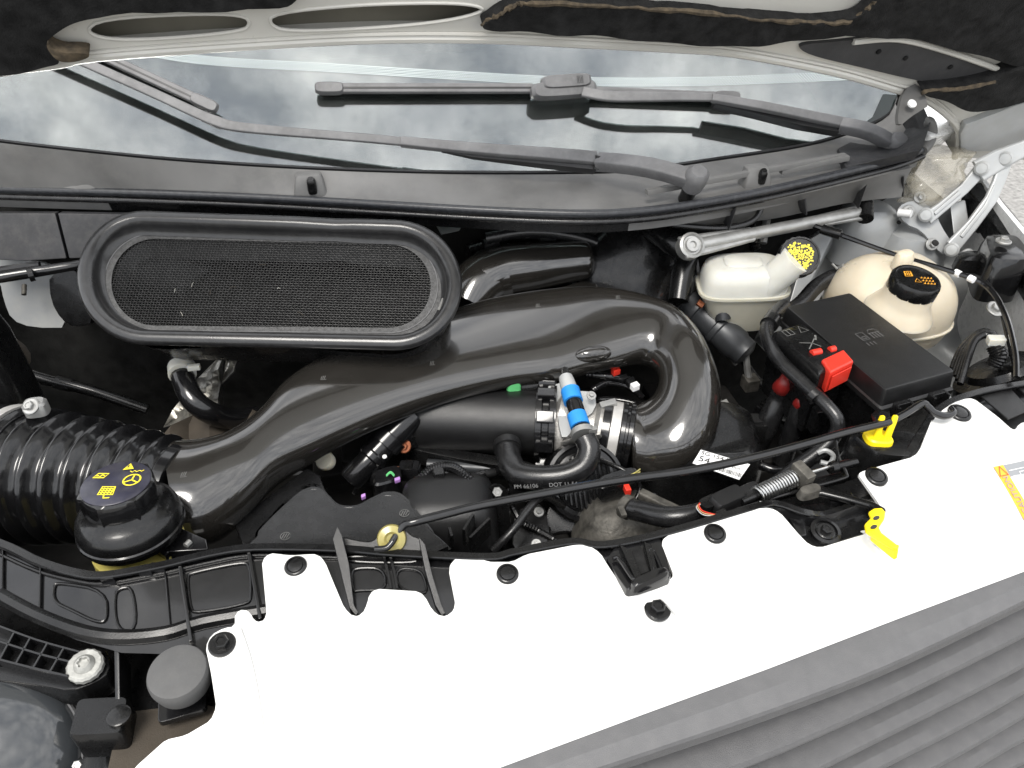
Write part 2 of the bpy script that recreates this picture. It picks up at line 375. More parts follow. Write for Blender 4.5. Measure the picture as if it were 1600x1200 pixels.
# unseen roof and walls, added to keep light out behind the glass
g = G(); rz = SLAM+.14+.85*math.sin(AL); ry = GQ.y+.85*math.cos(AL)
g.box(V((.17, ry+.55, rz+.012)), V((1.0, 0, 0)), V((0, .68, 0)), V((0, 0, .02)))
g.box(V((.17, ry+1.2, rz-.6)), V((1.0, 0, 0)), V((0, .02, 0)), V((0, 0, .62)))
for sx in (-1, 1): g.box(V((.17+sx*.98, ry+.35, rz-.6)), V((.012, 0, 0)), V((0, .87, 0)), V((0, 0, .8)))
g.box(V((.17, ry+.3, SLAM-.55)), V((.98, 0, 0)), V((0, .9, 0)), V((0, 0, .01)))
tag(make('cab_dark_shell', g, K_['felt'], bev=.01), 'closed dark shell added to keep light out of the cab behind the windscreen', 'cab')

# ================================================================ cowl panel, seal
seal = [(-120, 290, .12), (0, 297, .12), (200, 303, .12), (400, 311, .12), (600, 322, .12), (760, 331, .12), (900, 336, .12), (1000, 332, .12), (1100, 318, .125), (1200, 299, .13), (1320, 271, .135), (1400, 250, .14), (1440, 234, .145)]
sp = cr(seal, 6); sp3 = [H(a, b, c) for a, b, c in sp]
t = thing('windscreen_cowl', 'grey weathered plastic cowl tray between windscreen and rubber seal', 'cowl', H(800, 330, .02))
ga = [gb[min(len(gb)-1, int(round(i*(len(gb)-1)/(len(sp)-1))))] for i in range(len(sp))]
# match the glass edge by picture x
def gy(x): return pw(gb, x)
g = G(); rr = []
for (x, y, h), p in zip(sp, sp3):
    q = GP(min(x, 1399), gy(min(x, 1399))+4, .004); m1 = lerp(p, q, .5) + V((0, 0, -.006))
    rr.append([p+V((0, 0, -.004)), lerp(p, m1, .5)+V((0, 0, -.003)), m1, lerp(m1, q, .6), q, q+V((0, 0, -.02)), p+V((0, 0, -.03))])
g.loft(rr); make('tray', g, K_['cowl'], t)
g = G(); g.loft([[GP(x, y+5, .001), GP(x, y+1, .006), GP(x, y-2, .002)] for x, y in gb], cyc=False)
make('glass_trim', g, K_['wiperdk'], t)
# lower wall under the seal, right side, with gussets
top = [(880, 341, .115), (1000, 342, .112), (1100, 332, .115), (1200, 314, .12), (1320, 288, .125), (1425, 262, .13)]
bt = [(880, 348, .10), (1000, 346, .10), (1085, 352, .07), (1200, 343, .065), (1320, 318, .07), (1408, 308, .075)]
g = G(); g.loft([[H(*a), lerp(H(*a), H(*b), .5)+V((0, .004, 0)), H(*b), H(*b)+V((0, .05, .01)), H(*a)+V((0, .05, 0))] for a, b in zip(cr(top, 5), cr(bt, 5))])
make('front_wall', g, K_['cowl'], t)
for x, y, x2, y2 in ((1148, 308, 1130, 350), (1256, 294, 1250, 328), (1352, 272, 1330, 318), (1410, 258, 1400, 300)):
    a, b_2 = H(x, y+16, .12), H(x2, y2, .07); c = H(x-18, y2-4, .072)
    g = G().prism([a+V((0, -.004, 0)), b_2+V((0, -.022, 0)), c+V((0, .01, 0))], V((.004, .004, 0))); make('gusset', g, K_['cowl2'], t)
# raised boxes, washer nozzles, ribs
g = G(); g.stack(H(60, 274, .134), H(160, 280, .128)-H(60, 274, .128), (H(60, 262, .128)-H(60, 286, .128))*.55, UPV*.02, [(-.5, 1.02, 1.05), (.5, 1, .95), (.8, .97, .85), (.8, .3, .3)])
make('raised_pad', g, K_['cowl'], t)
for x, y, s in ((486, 306, 1), (1184, 290, .9)):
    c = H(x, y, .125); u = V((PX(c, 27*s), 0, 0)); g = G()
    g.stack(c+V((0, .012, -.005)), u, V((0, .018, 0)), UPV*.036*s, [(0, 1, 1, 0, 0, 5), (.6, .85, .85, 0, .1, 5), (.95, .72, .6, 0, .3, 5), (1, .6, .5, 0, .3, 5)])
    nz = make('washer_nozzle', g, K_['cowl'], t)
    make('nozzle_jet', G().stack(c+V((.004, .0, .008)), u*.28, V((0, .006, .004)), V((0, -.004, .022*s)), [(0, 1, 1, 0, 0, 2.6), (.8, .9, 1, 0, 0, 2.6), (1, .6, .6, 0, 0, 2.6)], 16), K_['gloss2'], nz)
for a, b in (((1010, 300), (1320, 243)), ((1220, 268), (1325, 246))):
    pa, pb = H(a[0], a[1], .138), H(b[0], b[1], .15)
    make('rib', G().strip([pa, lerp(pa, pb, .5), pb], .010, .008, UPV), K_['cowl'], t)
# end wall of the tray at the right with the turned-up flap
g = G()
f1 = [H(1300, 262, .14), H(1436, 232, .145), H(1450, 190, .19), H(1447, 160, .23), H(1420, 170, .22), H(1395, 186, .19)]
g.sheet([(1322, 262), (1440, 234), (1454, 192), (1440, 160), (1405, 178), (1372, 200), (1310, 232)], lambda x, y: H(x, y, .142 + max(0, (x-1395))*.0007 + max(0, 200-y)*.0010), V((0, .01, -.02)), 14)
make('end_wall', g, K_['cowl2'], t)
g = G().sheet(chaikin([(1402, 180), (1412, 140), (1436, 128), (1452, 165), (1440, 172), (1424, 182), (1405, 198)], 1), lambda x, y: H(x, y, .235+(190-y)*.0006), V((0, .006, -.004)), 10)
fl = make('corner_flap', g, K_['cowl'], t)
c = H(1424, 163, .256); make('flap_clip', G().lathe(c, V((0, -.6, .8)), [(.007, 0), (.007, .003), (.003, .004), (0, .002)], 16), K_['white'], fl)
# left dark panels under the seal
for pl in ([(-60, 333), (86, 333), (104, 404), (40, 408), (-60, 404)], [(90, 333), (270, 336), (260, 400), (108, 404)]):
    g = G().sheet(pl, lambda x, y: H(x, y, .10-(y-333)*.0009), V((0, .02, -.006)), 30); make('lower_panel', g, K_['cowl2'], t, bev=.002)
# underside lip below the seal
g = G(); g.loft([[p+V((0, -.003, -.006)), p+V((0, .0, -.030)), p+V((0, .025, -.034)), p+V((0, .03, -.006))] for p in sp3[:len(sp3)*7//12]]); make('lower_lip', g, K_['gloss2'], t)

g = G(); q = cr([(a, b, c, 6.5) for a, b, c in seal], 6)
path = [H(a, b, c)+V((0, -.004, .004)) for a, b, c, d in q]; g.tube(path, [PX(p, 6.6) for i, p in enumerate(path)], 12)
path2 = [p+V((0, -.004, -.012)) for p in path]; g2 = G().tube(path2, [PX(p, 5) for p in path2], 10)
t2 = thing('cowl_seal', 'long black rubber weather seal along the cowl edge', 'rubber seal', H(800, 345, .10))
make('bulb', g, K_['seal'], t2); make('carrier', g2, K_['rubber'], t2)
g = G(); pt(g, [(1441, 236, .147, 8), (1450, 222, .155, 10), (1454, 205, .17, 10), (1452, 190, .19, 8), (1449, 184, .195, 3)], 12); make('end_cap', g, K_['cowl'], t2)
# hanging washer hose under the cowl
g = G(); pt(g, [(1000, 344, .09, 4.5), (1060, 352, .075, 4.5), (1130, 356, .07, 4.5), (1175, 345, .08, 4.5), (1190, 322, .10, 4.5), (1186, 305, .112, 4.5)], 8)
tag(make('washer_hose', g, K_['rubber']), 'thin black washer hose looping below the cowl wall', 'hose')

# ================================================================ wipers
def wiper_head(t, pv, jt, w0, w1):
    n = (GN+V((0, -.3, .2))).normalized()
    g = G(); path = [lerp(pv, jt, k/6)+n*.012*math.sin(k/6*math.pi) for k in range(7)]
    g.strip(path, [lerp(w0, w1, k/6) for k in range(7)], [.022]*7, n); make('arm_head', g, K_['wiper'], t, bev=.002)
    ax = V((0, -.5, .87)); g = G().lathe(pv+ax*.004, ax, [(.017, -.02), (.0185, .0), (.0175, .012), (.012, .018), (0, .019)], 24); make('pivot_cap', g, K_['wiper'], t)
    g = G().tube([pv-ax*.05, pv+ax*.0], .012, 14); make('spindle', g, K_['gloss2'], t)
# upper wiper
t = thing('wiper', 'upper wiper with its flat blade lying level across the windscreen', 'wiper', GP(1330, 212, 0), 'windscreen wipers')
pv, jt = GP(1397, 228, .035), GP(1312, 195, .04); wiper_head(t, pv, jt, .024, .024)
arm = cr([(1314, 191, .045, 17), (1250, 178, .05, 16), (1180, 164, .05, 15), (1112, 153, .048, 13)], 4)
g = G(); g.strip([GP(a, b, c) for a, b, c, d in arm], [PX(GP(a, b, c), d) for a, b, c, d in arm], .012, (GN+V((0, -.5, 0))).normalized()); make('arm', g, K_['wiper'], t, bev=.0015)
g = G(); g.strip([GP(a, b, c) for a, b, c in ((1314, 206, .028), (1250, 195, .03), (1180, 177, .03), (1115, 162, .034))], .012, .022, (GN+V((0, -.5, 0))).normalized()); make('arm_underside', g, K_['wiperdk'], t)
arm = cr([(1116, 152, .047, 13), (1060, 151, .046, 14), (1000, 151, .045, 16), (950, 150, .04, 17), (910, 143, .034, 17)], 4)
g = G(); g.strip([GP(a, b, c) for a, b, c, d in arm], [PX(GP(a, b, c), d) for a, b, c, d in arm], .006, (GN+V((0, -.5, 0))).normalized()); make('arm_rod', g, K_['wiper'], t, bev=.001)
c = GP(880, 141, .024); u = V((PX(c, 52), 0, 0)); v = (GN+V((0, -.7, 0))).normalized(); wv = v.cross(V((1, 0, 0)))
make('blade_clip', G().stack(c, u, wv*.014, v*.014, [(-1, .95, .9), (-.6, 1, 1), (.6, 1, 1), (1, .9, .85)]), K_['wiper'], t)
c2 = GP(884, 129, .032); cl = make('clip_cover', G().stack(c2, u*.78, wv*.012, v*.013, [(-1, .95, 1), (0, 1, 1, 0, 0, 5), (.7, .96, .95, 0, 0, 5), (1, .86, .8, 0, 0, 5)]), K_['wiper'], t)
g = G(); cn = c2+v*.0135+u*.38
for k in (-1, 0, 1): ribbon(g, [(k*.003, -.004), (k*.003, .004)], .0012, cn, V((1, 0, 0)), wv*-1, v, .0004)
ribbon(g, [(-.005, -.0055), (.005, -.0055), (.005, .0055), (-.005, .0055)], .0008, cn, V((1, 0, 0)), wv*-1, v, .0004, True); make('moulded_mark', g, K_['wiperdk'], cl, flat=True)
def blade(t, a, b, off, tip=True):
    P = [GP(lerp(a[0], b[0], k/8), lerp(a[1], b[1], k/8), off) for k in range(9)]
    n = (GN+V((0, -.6, 0))).normalized()
    make('blade_spine', G().strip(P, .017, .008, n), K_['wiper'], t, bev=.001)
    d = n*.003; make('spine_groove', G().strip([p+n*.0035 for p in P], .003, .003, n), K_['wiperdk'], t)
    g = G(); g.loft([[p-n*.003+V((0, 0, .003)), p-n*.003-V((0, .004, .004)), GP(*a, 0)+(p-P[0])+GN*.001, p-GN*(off-.001)] for p in P]); make('blade_rubber', g, K_['wiperdk'], t)
    e = (P[0]-P[-1]).normalized()
    if tip: make('blade_tip', G().stack(P[0]+e*-.012, e*.024, e.cross(n)*.0105, n*.0075, [(-1, .94, .9), (-.3, 1, 1), (.5, .98, .95), (1, .9, .7)]), K_['wiper'], t)
blade(t, (503, 138), (832, 138), .016)
blade(t, (1146, 152), (925, 143), .016)
# lower wiper
t = thing('wiper', 'lower wiper whose arm runs out to the left along the glass edge', 'wiper', GP(1040, 262, 0), 'windscreen wipers')
pv, jt = H(1086, 281, .165), GP(935, 252, .05); wiper_head(t, pv, jt, .028, .027)
arm = cr([(932, 247, .052, 21), (850, 240, .055, 20), (740, 232, .05, 18), (626, 221, .045, 16)], 4)
n = (GN+V((0, -.5, 0))).normalized()
g = G(); g.strip([GP(a, b, c) for a, b, c, d in arm], [PX(GP(a, b, c), d) for a, b, c, d in arm], .014, n); make('arm', g, K_['wiper'], t, bev=.0015)
g = G(); g.strip([GP(a, b, c) for a, b, c in ((930, 263, .035), (850, 254, .038), (740, 243, .04), (690, 236, .042))], [.014, .014, .01, .004], [.024, .022, .012, .004], n); make('arm_underside', g, K_['wiperdk'], t)
g = G().tube([GP(936, 243, .06), GP(932, 264, .045)], .006, 10); make('hinge_pin', g, K_['gloss2'], t)
arm = cr([(630, 221, .044, 14), (540, 213, .04, 14), (430, 204, .034, 15), (365, 197, .03, 16), (340, 190, .03, 17), (310, 178, .03, 16), (230, 141, .03, 15), (120, 92, .03, 15), (20, 48, .03, 14)], 4)
g = G(); g.strip([GP(a, b, c) for a, b, c, d in arm], [PX(GP(a, b, c), d) for a, b, c, d in arm], .006, n); make('arm_rod', g, K_['wiper'], t, bev=.001)
blade(t, (330, 166), (60, 40), .02)

# ================================================================ hood, raised over the camera's view
HQ = V((.17, 1.05, SLAM + .392)); HA = rad(66); HU = V((0, -math.cos(HA), math.sin(HA))); HN = V((0, -math.sin(HA), -math.cos(HA)))
def hs(x, y, off=0):             # picture point to hood plane coordinates
    p = onplane(x, y, HQ + HN*off, HN)-HQ; return (p.x, p.dot(HU))
def hm(off, crown=.0): return lambda a, b: HQ + V((1, 0, 0))*a + HU*b + HN*off
t = thing('hood', 'raised white bonnet seen from below with torn black insulation', 'bonnet', HQ)
rear = cr([(-200, 150), (0, 112), (90, 100), (140, 90), (300, 77), (560, 62), (750, 61), (900, 68), (1050, 76), (1150, 84), (1300, 112), (1400, 140), (1440, 152), (1478, 178), (1498, 205), (1492, 246)], 4)
ol = [hs(x, y) for x, y in rear]
ol += [hs(1600, 250), (1.02, .12), (1.02, .62), (.6, .76), (-.3, .76), (-.72, .62), (ol[0][0]-.03, .1)]
slot1 = chaikin([(132, 48), (158, 29), (300, 21), (380, 23), (392, 36), (380, 49), (250, 61), (165, 62)], 2)
slot2 = chaikin([(420, 38), (426, 20), (560, 7), (690, 4), (746, 8), (758, 18), (700, 33), (600, 43), (450, 50)], 2)
hol = [[hs(x, y) for x, y in s] for s in (slot1, slot2)]
ip = make('inner_panel', G().sheet(ol, hm(0), -HN*.004, 0, hol), K_['hoodin'], t, flat=False)
# rolled lips round the slots and along the rear edge
for s in (slot1, slot2):
    g = G().tube([hm(.000)(*hs(x, y)) for x, y in s], .0022, 8, True); make('slot_lip', g, K_['hoodin'], ip)
rearp = [hm(0)(*hs(x, y)) for x, y in rear]
make('rear_lip', G().tube(rearp, .006, 8), K_['hoodin'], ip)
make('lip_sealer', G().tube([hm(.002)(*hs(x, y-9)) for x, y in rear[6:-6]], .0025, 6), K_['hoodin'], ip)
g = G(); ol2 = [(a*1.0, b) for a, b in ol]
make('outer_skin', G().sheet(ol2, hm(-.045), -HN*.003), K_['white'], t)
make('cavity_shade_liner', G().sheet(ol2, hm(-.035), -HN*.002), M('cavity_shade_olive', (.16, .15, .12), .5, var=.3, vscale=8), t)  # added liner; its dark olive carries the shade inside the slots
make('edge_flange', G().loft([[hm(-.001)(a, b), hm(-.046)(a, b)] for a, b in ol2+[ol2[0]]], cyc=False), K_['hoodin'], t)
# stiffening bulges of the inner panel
def pad(pl, name, mat, off, th, grid, rough_, par):
    pl = chaikin(pl, 2)
    def f(x, y):
        a, b = hs(x, y, off); return hm(off + rough_*math.sin(x*.05+y*.03)*math.cos(y*.09-x*.013))(a, b)
    return make(name, G().sheet(pl, f, -HN*th, grid), mat, par, ang=60)
p1 = pad([(-220, 160), (0, 118), (62, 108), (98, 100), (78, 84), (70, 68), (86, 52), (112, 38), (150, 24), (300, 19), (440, 15), (466, 4), (490, -40), (500, -260), (-220, -260)], 'insulation_pad', K_['felt'], .020, .022, 24, .003, t)
g = G(); q = [(74, 66), (80, 76), (98, 80), (118, 80), (138, 84), (140, 91), (120, 95), (98, 96), (86, 90), (72, 76)]
pad(q, 'torn_edge', K_['feltbrown'], .026, .02, 8, .004, p1)
p2 = pad([(748, 40), (775, 26), (805, 8), (830, 6), (950, 10), (1080, 20), (1220, 34), (1310, 36), (1345, 24), (1372, -4), (1400, -60), (1560, -260), (2000, -260), (1700, 150), (1600, 103), (1585, 104), (1480, 72), (1372, 54), (1240, 66), (1180, 71), (1100, 74), (1040, 66), (960, 60), (880, 53), (800, 52), (770, 47)], 'insulation_pad', K_['felt'], .022, .022, 24, .004, t)
ed = cr([(752, 40), (776, 25), (806, 8), (830, 5), (950, 9), (1080, 19), (1220, 33), (1310, 35), (1345, 24), (1366, 2)], 8)
g = G(); g.tube([hm(.022+rnd.uniform(-.002, .002))(*hs(x, y+rnd.uniform(-.8, 1.4), .022)) for x, y in ed], [rnd.uniform(.0015, .004) for _ in ed], 6); make('torn_edge', g, K_['feltbrown'], p2)
p3 = pad([(1440, 148), (1452, 142), (1500, 139), (1560, 126), (1600, 106), (1700, 80), (1760, 150), (1600, 158), (1560, 170), (1530, 176), (1505, 172), (1480, 158)], 'insulation_pad', K_['felt'], .03, .03, 14, .003, t)
g = G(); e3 = cr([(1440, 146), (1455, 141), (1500, 139), (1555, 128)], 6); g.tube([hm(.032)(*hs(x, y, .032)) for x, y in e3], [rnd.uniform(.002, .004) for _ in e3], 6); make('torn_edge', g, K_['feltbrown'], p3)
p4 = pad([(1243, 70), (1300, 66), (1370, 58), (1430, 66), (1500, 88), (1562, 112), (1560, 128), (1510, 136), (1440, 128), (1340, 104), (1262, 86)], 'grey_insert', K_['feltgrey'], .006, .008, 14, .0, t)
g = G().tube([hm(.008)(*hs(x, y)) for x, y in cr([(1330, 60), (1400, 56), (1480, 76), (1580, 112)], 6)], .0045, 8); make('recess_rim', g, K_['hoodin'], t)
# corner gusset at the hinge
g = G().sheet(chaikin([(1495, 190), (1530, 178), (1600, 150), (1700, 130), (1700, 245), (1600, 240), (1530, 226), (1497, 240)], 1), lambda x, y: hm(.012)(*hs(x, y)), -HN*.014, 20); make('corner_panel', g, K_['hinge'], t, bev=.003)
for x, y in ((1370, 76), (1412, 86), (1482, 100), (1530, 112)):
    make('push_pin', G().lathe(hm(.006)(*hs(x, y)), HN, [(.004, 0), (.004, .002), (0, .003)], 12), K_['felt'], t)
# ================================================================ dark surroundings of the engine bay
def wallbox(name, c, a, label, cat, mat, bev=.01):
    g = G().box(V((c[0], c[1], SLAM+c[2])), V((a[0], 0, 0)), V((0, a[1], 0)), V((0, 0, a[2]))); return tag(make(name, g, K_[mat], bev=bev), label, cat)
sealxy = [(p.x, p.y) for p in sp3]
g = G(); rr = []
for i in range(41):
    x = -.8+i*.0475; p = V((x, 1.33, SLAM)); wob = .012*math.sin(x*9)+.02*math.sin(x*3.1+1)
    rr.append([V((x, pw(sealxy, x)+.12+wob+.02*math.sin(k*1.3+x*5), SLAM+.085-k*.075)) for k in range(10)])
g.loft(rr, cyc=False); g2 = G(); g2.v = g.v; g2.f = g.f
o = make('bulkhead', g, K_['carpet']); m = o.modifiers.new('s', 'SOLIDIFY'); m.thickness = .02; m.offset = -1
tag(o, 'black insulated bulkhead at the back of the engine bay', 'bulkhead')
wallbox('bay_floor_block', (.17, .88, -.60), (.98, .45, .012), 'unseen dark floor added to stop ground light leaking into the engine bay', 'bay_floor_block', 'dark')  # floor box added so ground light does not leak in from below
wallbox('inner_wing', (-.80, .9, -.25), (.015, .46, .34), 'unseen black side wall added beside the ribbed air hose to block ground light', 'inner wing', 'dark')  # left wall box, added to close the bay side against ground light
wallbox('radiator', (.2, .47, -.40), (.95, .02, .2), 'unseen dark front wall added below the white cover to block ground light', 'radiator', 'dark')  # plain box added as a front wall against ground light
# white-grey body patch at the left, bulkhead edge
g = G().sheet(chaikin([(-30, 400), (60, 408), (92, 420), (112, 512), (50, 512), (18, 500), (6, 470), (0, 440)], 1), lambda x, y: H(x, y, .0-(y-400)*.0011), V((0, .01, -.004)), 30)
t = make('body_flange', g, K_['body']); tag(t, 'pale painted body flange showing left of the oval screen', 'body panel')
c = H(38, 445, -.03); make('stud', G().tube([c, c+V((0, -.016, -.010))], .004, 10), K_['dirty'], t)
g = G().sheet(chaikin([(75, 425), (130, 420), (150, 505), (115, 512), (95, 500), (78, 470)], 1), lambda x, y: H(x, y, .01-(y-400)*.001), V((0, .04, -.02)), 0)
tag(make('seal_bracket', g, K_['gloss2'], bev=.003), 'black bracket over the pale body flange', 'bracket')
# wiring sheath left
g = G(); pt(g, [(-30, 438, .05, 9), (40, 427, .05, 9), (80, 421, .05, 8), (130, 412, .05, 7), (170, 400, .045, 6)], 10)
g2 = G(); pt(g2, [(44, 430, .052, 11), (52, 428, .052, 11)], 12, 2)
t = thing('wire_sheath', 'shiny black cable sheath running in behind the oval screen', 'cable', H(60, 425, .03)); make('sheath', g, K_['gloss'], t); make('tie_clip', g2, K_['gloss2'], t)
g = G(); pt(g, [(-20, 424, .055, 5), (40, 415, .055, 5), (62, 413, .055, 5)], 8)
tag(make('thin_cable', g, K_['gloss']), 'thin black cable above the shiny cable sheath', 'cable')

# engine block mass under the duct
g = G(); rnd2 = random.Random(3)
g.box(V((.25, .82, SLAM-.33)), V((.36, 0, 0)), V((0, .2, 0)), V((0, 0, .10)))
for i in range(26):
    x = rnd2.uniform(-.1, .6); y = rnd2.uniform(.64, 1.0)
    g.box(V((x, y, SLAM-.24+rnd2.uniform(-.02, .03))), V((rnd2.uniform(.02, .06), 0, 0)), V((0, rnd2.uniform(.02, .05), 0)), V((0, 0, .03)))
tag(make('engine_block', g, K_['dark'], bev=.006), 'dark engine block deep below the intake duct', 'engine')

# ================================================================ oval air intake with screen
def oval(cl, cr_, rl, rr_, n=26):
    o = []
    for i in range(n+1): a = math.pi/2 + math.pi*i/n; o.append((cl[0]+rl[0]*math.cos(a), cl[1]-rl[1]*math.sin(a)))
    for i in range(1, 13): o.append((lerp(cl[0], cr_[0], i/13), lerp(cl[1]+rl[1], cr_[1]+rr_[1], i/13)))
    for i in range(n+1): a = -math.pi/2 + math.pi*i/n; o.append((cr_[0]+rr_[0]*math.cos(a), cr_[1]-rr_[1]*math.sin(a)))
    for i in range(1, 13): o.append((lerp(cr_[0], cl[0], i/13), lerp(cr_[1]-rr_[1], cl[1]-rl[1], i/13)))
    return o
CL, CR = (231, 437), (617, 448)
def oh(x, y, d=0): return H(x, y, .135-(y-330)*.00050+d)
OC = oh(425, 441); ou = (oh(600, 446)-oh(250, 437)).normalized(); ov0 = oh(425, 380)-oh(425, 500); on = ou.cross(ov0).normalized(); ov = on.cross(ou)
def onp(x, y, d=0): return onplane(x, y, OC+on*d, on)
t = thing('intake_snorkel', 'big oval black rubber air intake with a fine mesh screen', 'air intake', H(425, 470, -.05))
o_out = oval(CL, CR, (108, 104), (106, 101)); rings = []
cen = OC
prof = [(-.034, -.05), (-.004, -.018), (.005, -.006), (.011, .001), (.0115, .006), (.008, .011), (.002, .013), (-.004, .0125), (-.009, .009), (-.012, .002), (-.0135, -.008), (-.02, -.012)]
for i, (x, y) in enumerate(o_out):
    p = onp(x, y); a = onp(*o_out[i-1]); b = onp(*o_out[(i+1) % len(o_out)]); tg = (b-a).normalized(); nr = tg.cross(on).normalized()
    if (p+nr-cen).length < (p-cen).length: nr = -nr
    k = 1 - .22*math.exp(-((x-520)/24)**2)*(1 if y < 400 else 0)
    rings.append([p+nr*(a_-.012)+on*b_*k for a_, b_ in prof])
make('rubber_frame', G().loft(rings, closed=True, cyc=False), M('snorkel_rubber', (.012, .012, .0125), .3, coat=.25, var=.3, vscale=14, dust=.15, dcol=(.1, .1, .1), dscale=90, bump=.12, bscale=500), t, ang=75)
# inner printed rim and screen
inn = oval((236, 440), (614, 447), (96, 93), (92, 90)); inn2 = oval((244, 441), (607, 447), (70, 68), (66, 65)); inn3 = oval((242, 441), (609, 447), (79, 76), (75, 73))
g = G(); g.loft([[onp(*a, -.010), onp(*b, -.013), onp(*c, -.013), onp(*c, -.020)] for a, b, c in zip(inn, inn3, inn2)], closed=True, cyc=False)
rim = make('screen_rim', g, M('screen_rim_plastic', (.045, .045, .045), .45, bump=1, bscale=700, var=.5, vscale=220, dust=.3, dcol=(.14, .14, .14)), t)
make('rim_edge', G().tube([onp(*a, -.0095) for a in inn], .0014, 6, True), K_['wiper'], rim)
make('rim_edge', G().tube([onp(*a, -.0125) for a in inn3], .0008, 6, True), K_['wiper'], rim)
for i, (x, y) in enumerate(inn):            # raised weld pads round the rim
    if i % 6 == 0:
        q = inn3[i]; q2 = inn3[(i+2) % len(inn3)]; p2 = inn[(i+2) % len(inn)]
        a = onp((x+q[0])/2, (y+q[1])/2, -.0105); b = onp((p2[0]+q2[0])/2, (p2[1]+q2[1])/2, -.0105)
        make('weld_pad', G().strip([a, lerp(a, b, .5), b], .0045, .002, on), K_['cowl'] if i % 12 == 0 else K_['gloss2'], rim)
# woven wires
P2 = [((onp(*q, -.016)-OC).dot(ou), (onp(*q, -.016)-OC).dot(ov)) for q in inn3]
def spans(axis, c):
    o = []
    for i in range(len(P2)):
        a, b = P2[i-1], P2[i]
        if (a[axis] > c) != (b[axis] > c): o.append(a[1-axis]+(b[1-axis]-a[1-axis])*(c-a[axis])/(b[axis]-a[axis]))
    return sorted(o)
g = G(); wr = .00075; st = .0042
def wirep(p, q, k):
    n_ = max(2, int((q-p).length/st)); dirv = (q-p)/n_
    sd = dirv.normalized().cross(on)*wr; rings = []
    for i in range(n_+1):
        z = on*(.0009*(1 if (i+k) % 2 else -1)); c = p+dirv*i+z; rings.append([c+sd, c+on*wr, c-sd])
    g.loft(rings, False, False)
xs = [q[0] for q in P2]; ys = [q[1] for q in P2]; base_ = OC-on*.016
k = 0; c = math.floor(min(xs)/st)*st
while c < max(xs):
    sp_ = spans(0, c)
    if len(sp_) == 2:
        y0_ = math.ceil(sp_[0]/st)*st-st; wirep(base_+ou*c+ov*y0_, base_+ou*c+ov*(math.floor(sp_[1]/st)*st+st), int(round(y0_/st))+k)
    c += st; k += 1
k = 0; c = math.floor(min(ys)/st)*st
while c < max(ys):
    sp_ = spans(1, c)
    if len(sp_) == 2:
        x0_ = math.ceil(sp_[0]/st)*st-st; wirep(base_+ov*c+ou*x0_, base_+ov*c+ou*(math.floor(sp_[1]/st)*st+st), int(round(x0_/st))+k+1)
    c += st; k += 1
tag(make('mesh_screen', g, K_['wire'], t, ang=180), kind='stuff')
# trapped straw and seeds
for i in range(8):
    x, y = rnd.uniform(230, 640), rnd.uniform(395, 500); p = onp(x, y, -.013); a = rnd.uniform(0, 6.28); l = rnd.uniform(.002, .006)
    d = ou*math.cos(a)*l+ov*math.sin(a)*l; make('trapped_straw', G().tube([p-d, p+on*.001+d*.2+ov*.001, p+d], .00035, 4), K_['nylon2'] if i % 2 else K_['foam'], t)
# dark throat behind the screen and outer skirt
g = G(); g.loft([[onp(*q, -.026) for q in inn2], [OC+(onp(*q, -.10)-OC)*.85-on*.02 for q in inn2]], False, True); make('throat', g, K_['felt'], t)
sk = []
for i, (x, y) in enumerate(o_out):
    p = onp(x, y); c0 = lerp(p, OC, .12)
    sk.append([p+(OC-p).normalized()*.02-on*.03, c0-on*.07+V((.01, 0, 0)), lerp(p, OC, .3)-on*.11+V((.03, -.005, 0))])
make('skirt', G().loft(sk, closed=True, cyc=False), K_['gloss2'], t)

# ================================================================ intake duct
sec = [  # outer edge, inner edge, heights, half thickness, roundness
 ((262, 697), (286, 846), -.045, -.075, .052, 2.2), ((302, 697), (330, 842), -.045, -.08, .052, 2.2), ((350, 686), (382, 806), -.04, -.08, .05, 2.3), ((402, 650), (436, 752), -.038, -.075, .046, 2.3),
 ((446, 604), (492, 714), -.035, -.068, .042, 2.4), ((504, 566), (554, 680), -.031, -.062, .038, 2.5), ((582, 532), (630, 646), -.026, -.056, .034, 2.7), ((674, 502), (708, 620), -.02, -.052, .031, 2.8),
 ((765, 474), (795, 600), -.013, -.05, .029, 3), ((860, 458), (872, 590), -.006, -.05, .028, 3.1), ((932, 454), (925, 578), .0, -.05, .028, 3), ((1000, 464), (968, 570), -.002, -.05, .03, 2.8),
 ((1060, 487), (1004, 566), -.008, -.055, .036, 2.5), ((1102, 532), (1026, 584), -.02, -.065, .042, 2.2), ((1124, 600), (1032, 606), -.045, -.08, .045, 2.1), ((1115, 670), (1024, 626), -.075, -.095, .046, 2), ((1080, 718), (1006, 638), -.10, -.11, .046, 2),
 ((1032, 736), (986, 640), -.12, -.12, .046, 2), ((990, 730), (968, 638), -.125, -.12, .046, 2)]
dat = cr([tuple(a)+tuple(b)+(ha, hb, th, e) for a, b, ha, hb, th, e in sec], 5)
rings = []; cs = []
for ax_, ay_, bx_, by_, ha, hb, th, e in dat: cs.append((H(ax_, ay_, ha)+H(bx_, by_, hb))/2)
for i, (ax_, ay_, bx_, by_, ha, hb, th, e) in enumerate(dat):
    A, B = H(ax_, ay_, ha), H(bx_, by_, hb); W = (A-B)/2
    T = (cs[min(i+1, len(cs)-1)]-cs[max(i-1, 0)]).normalized(); W = W
    N = T.cross(W).normalized()
    if N.z < 0: N = -N
    rg = []
    for j in range(36):
        a = 2*math.pi*j/36; cx, cy = math.cos(a), math.sin(a)
        rg.append(cs[i]+W*math.copysign(abs(cx)**(2/e), cx)+N*th*math.copysign(abs(cy)**(2/e), cy))
    rings.append(rg)
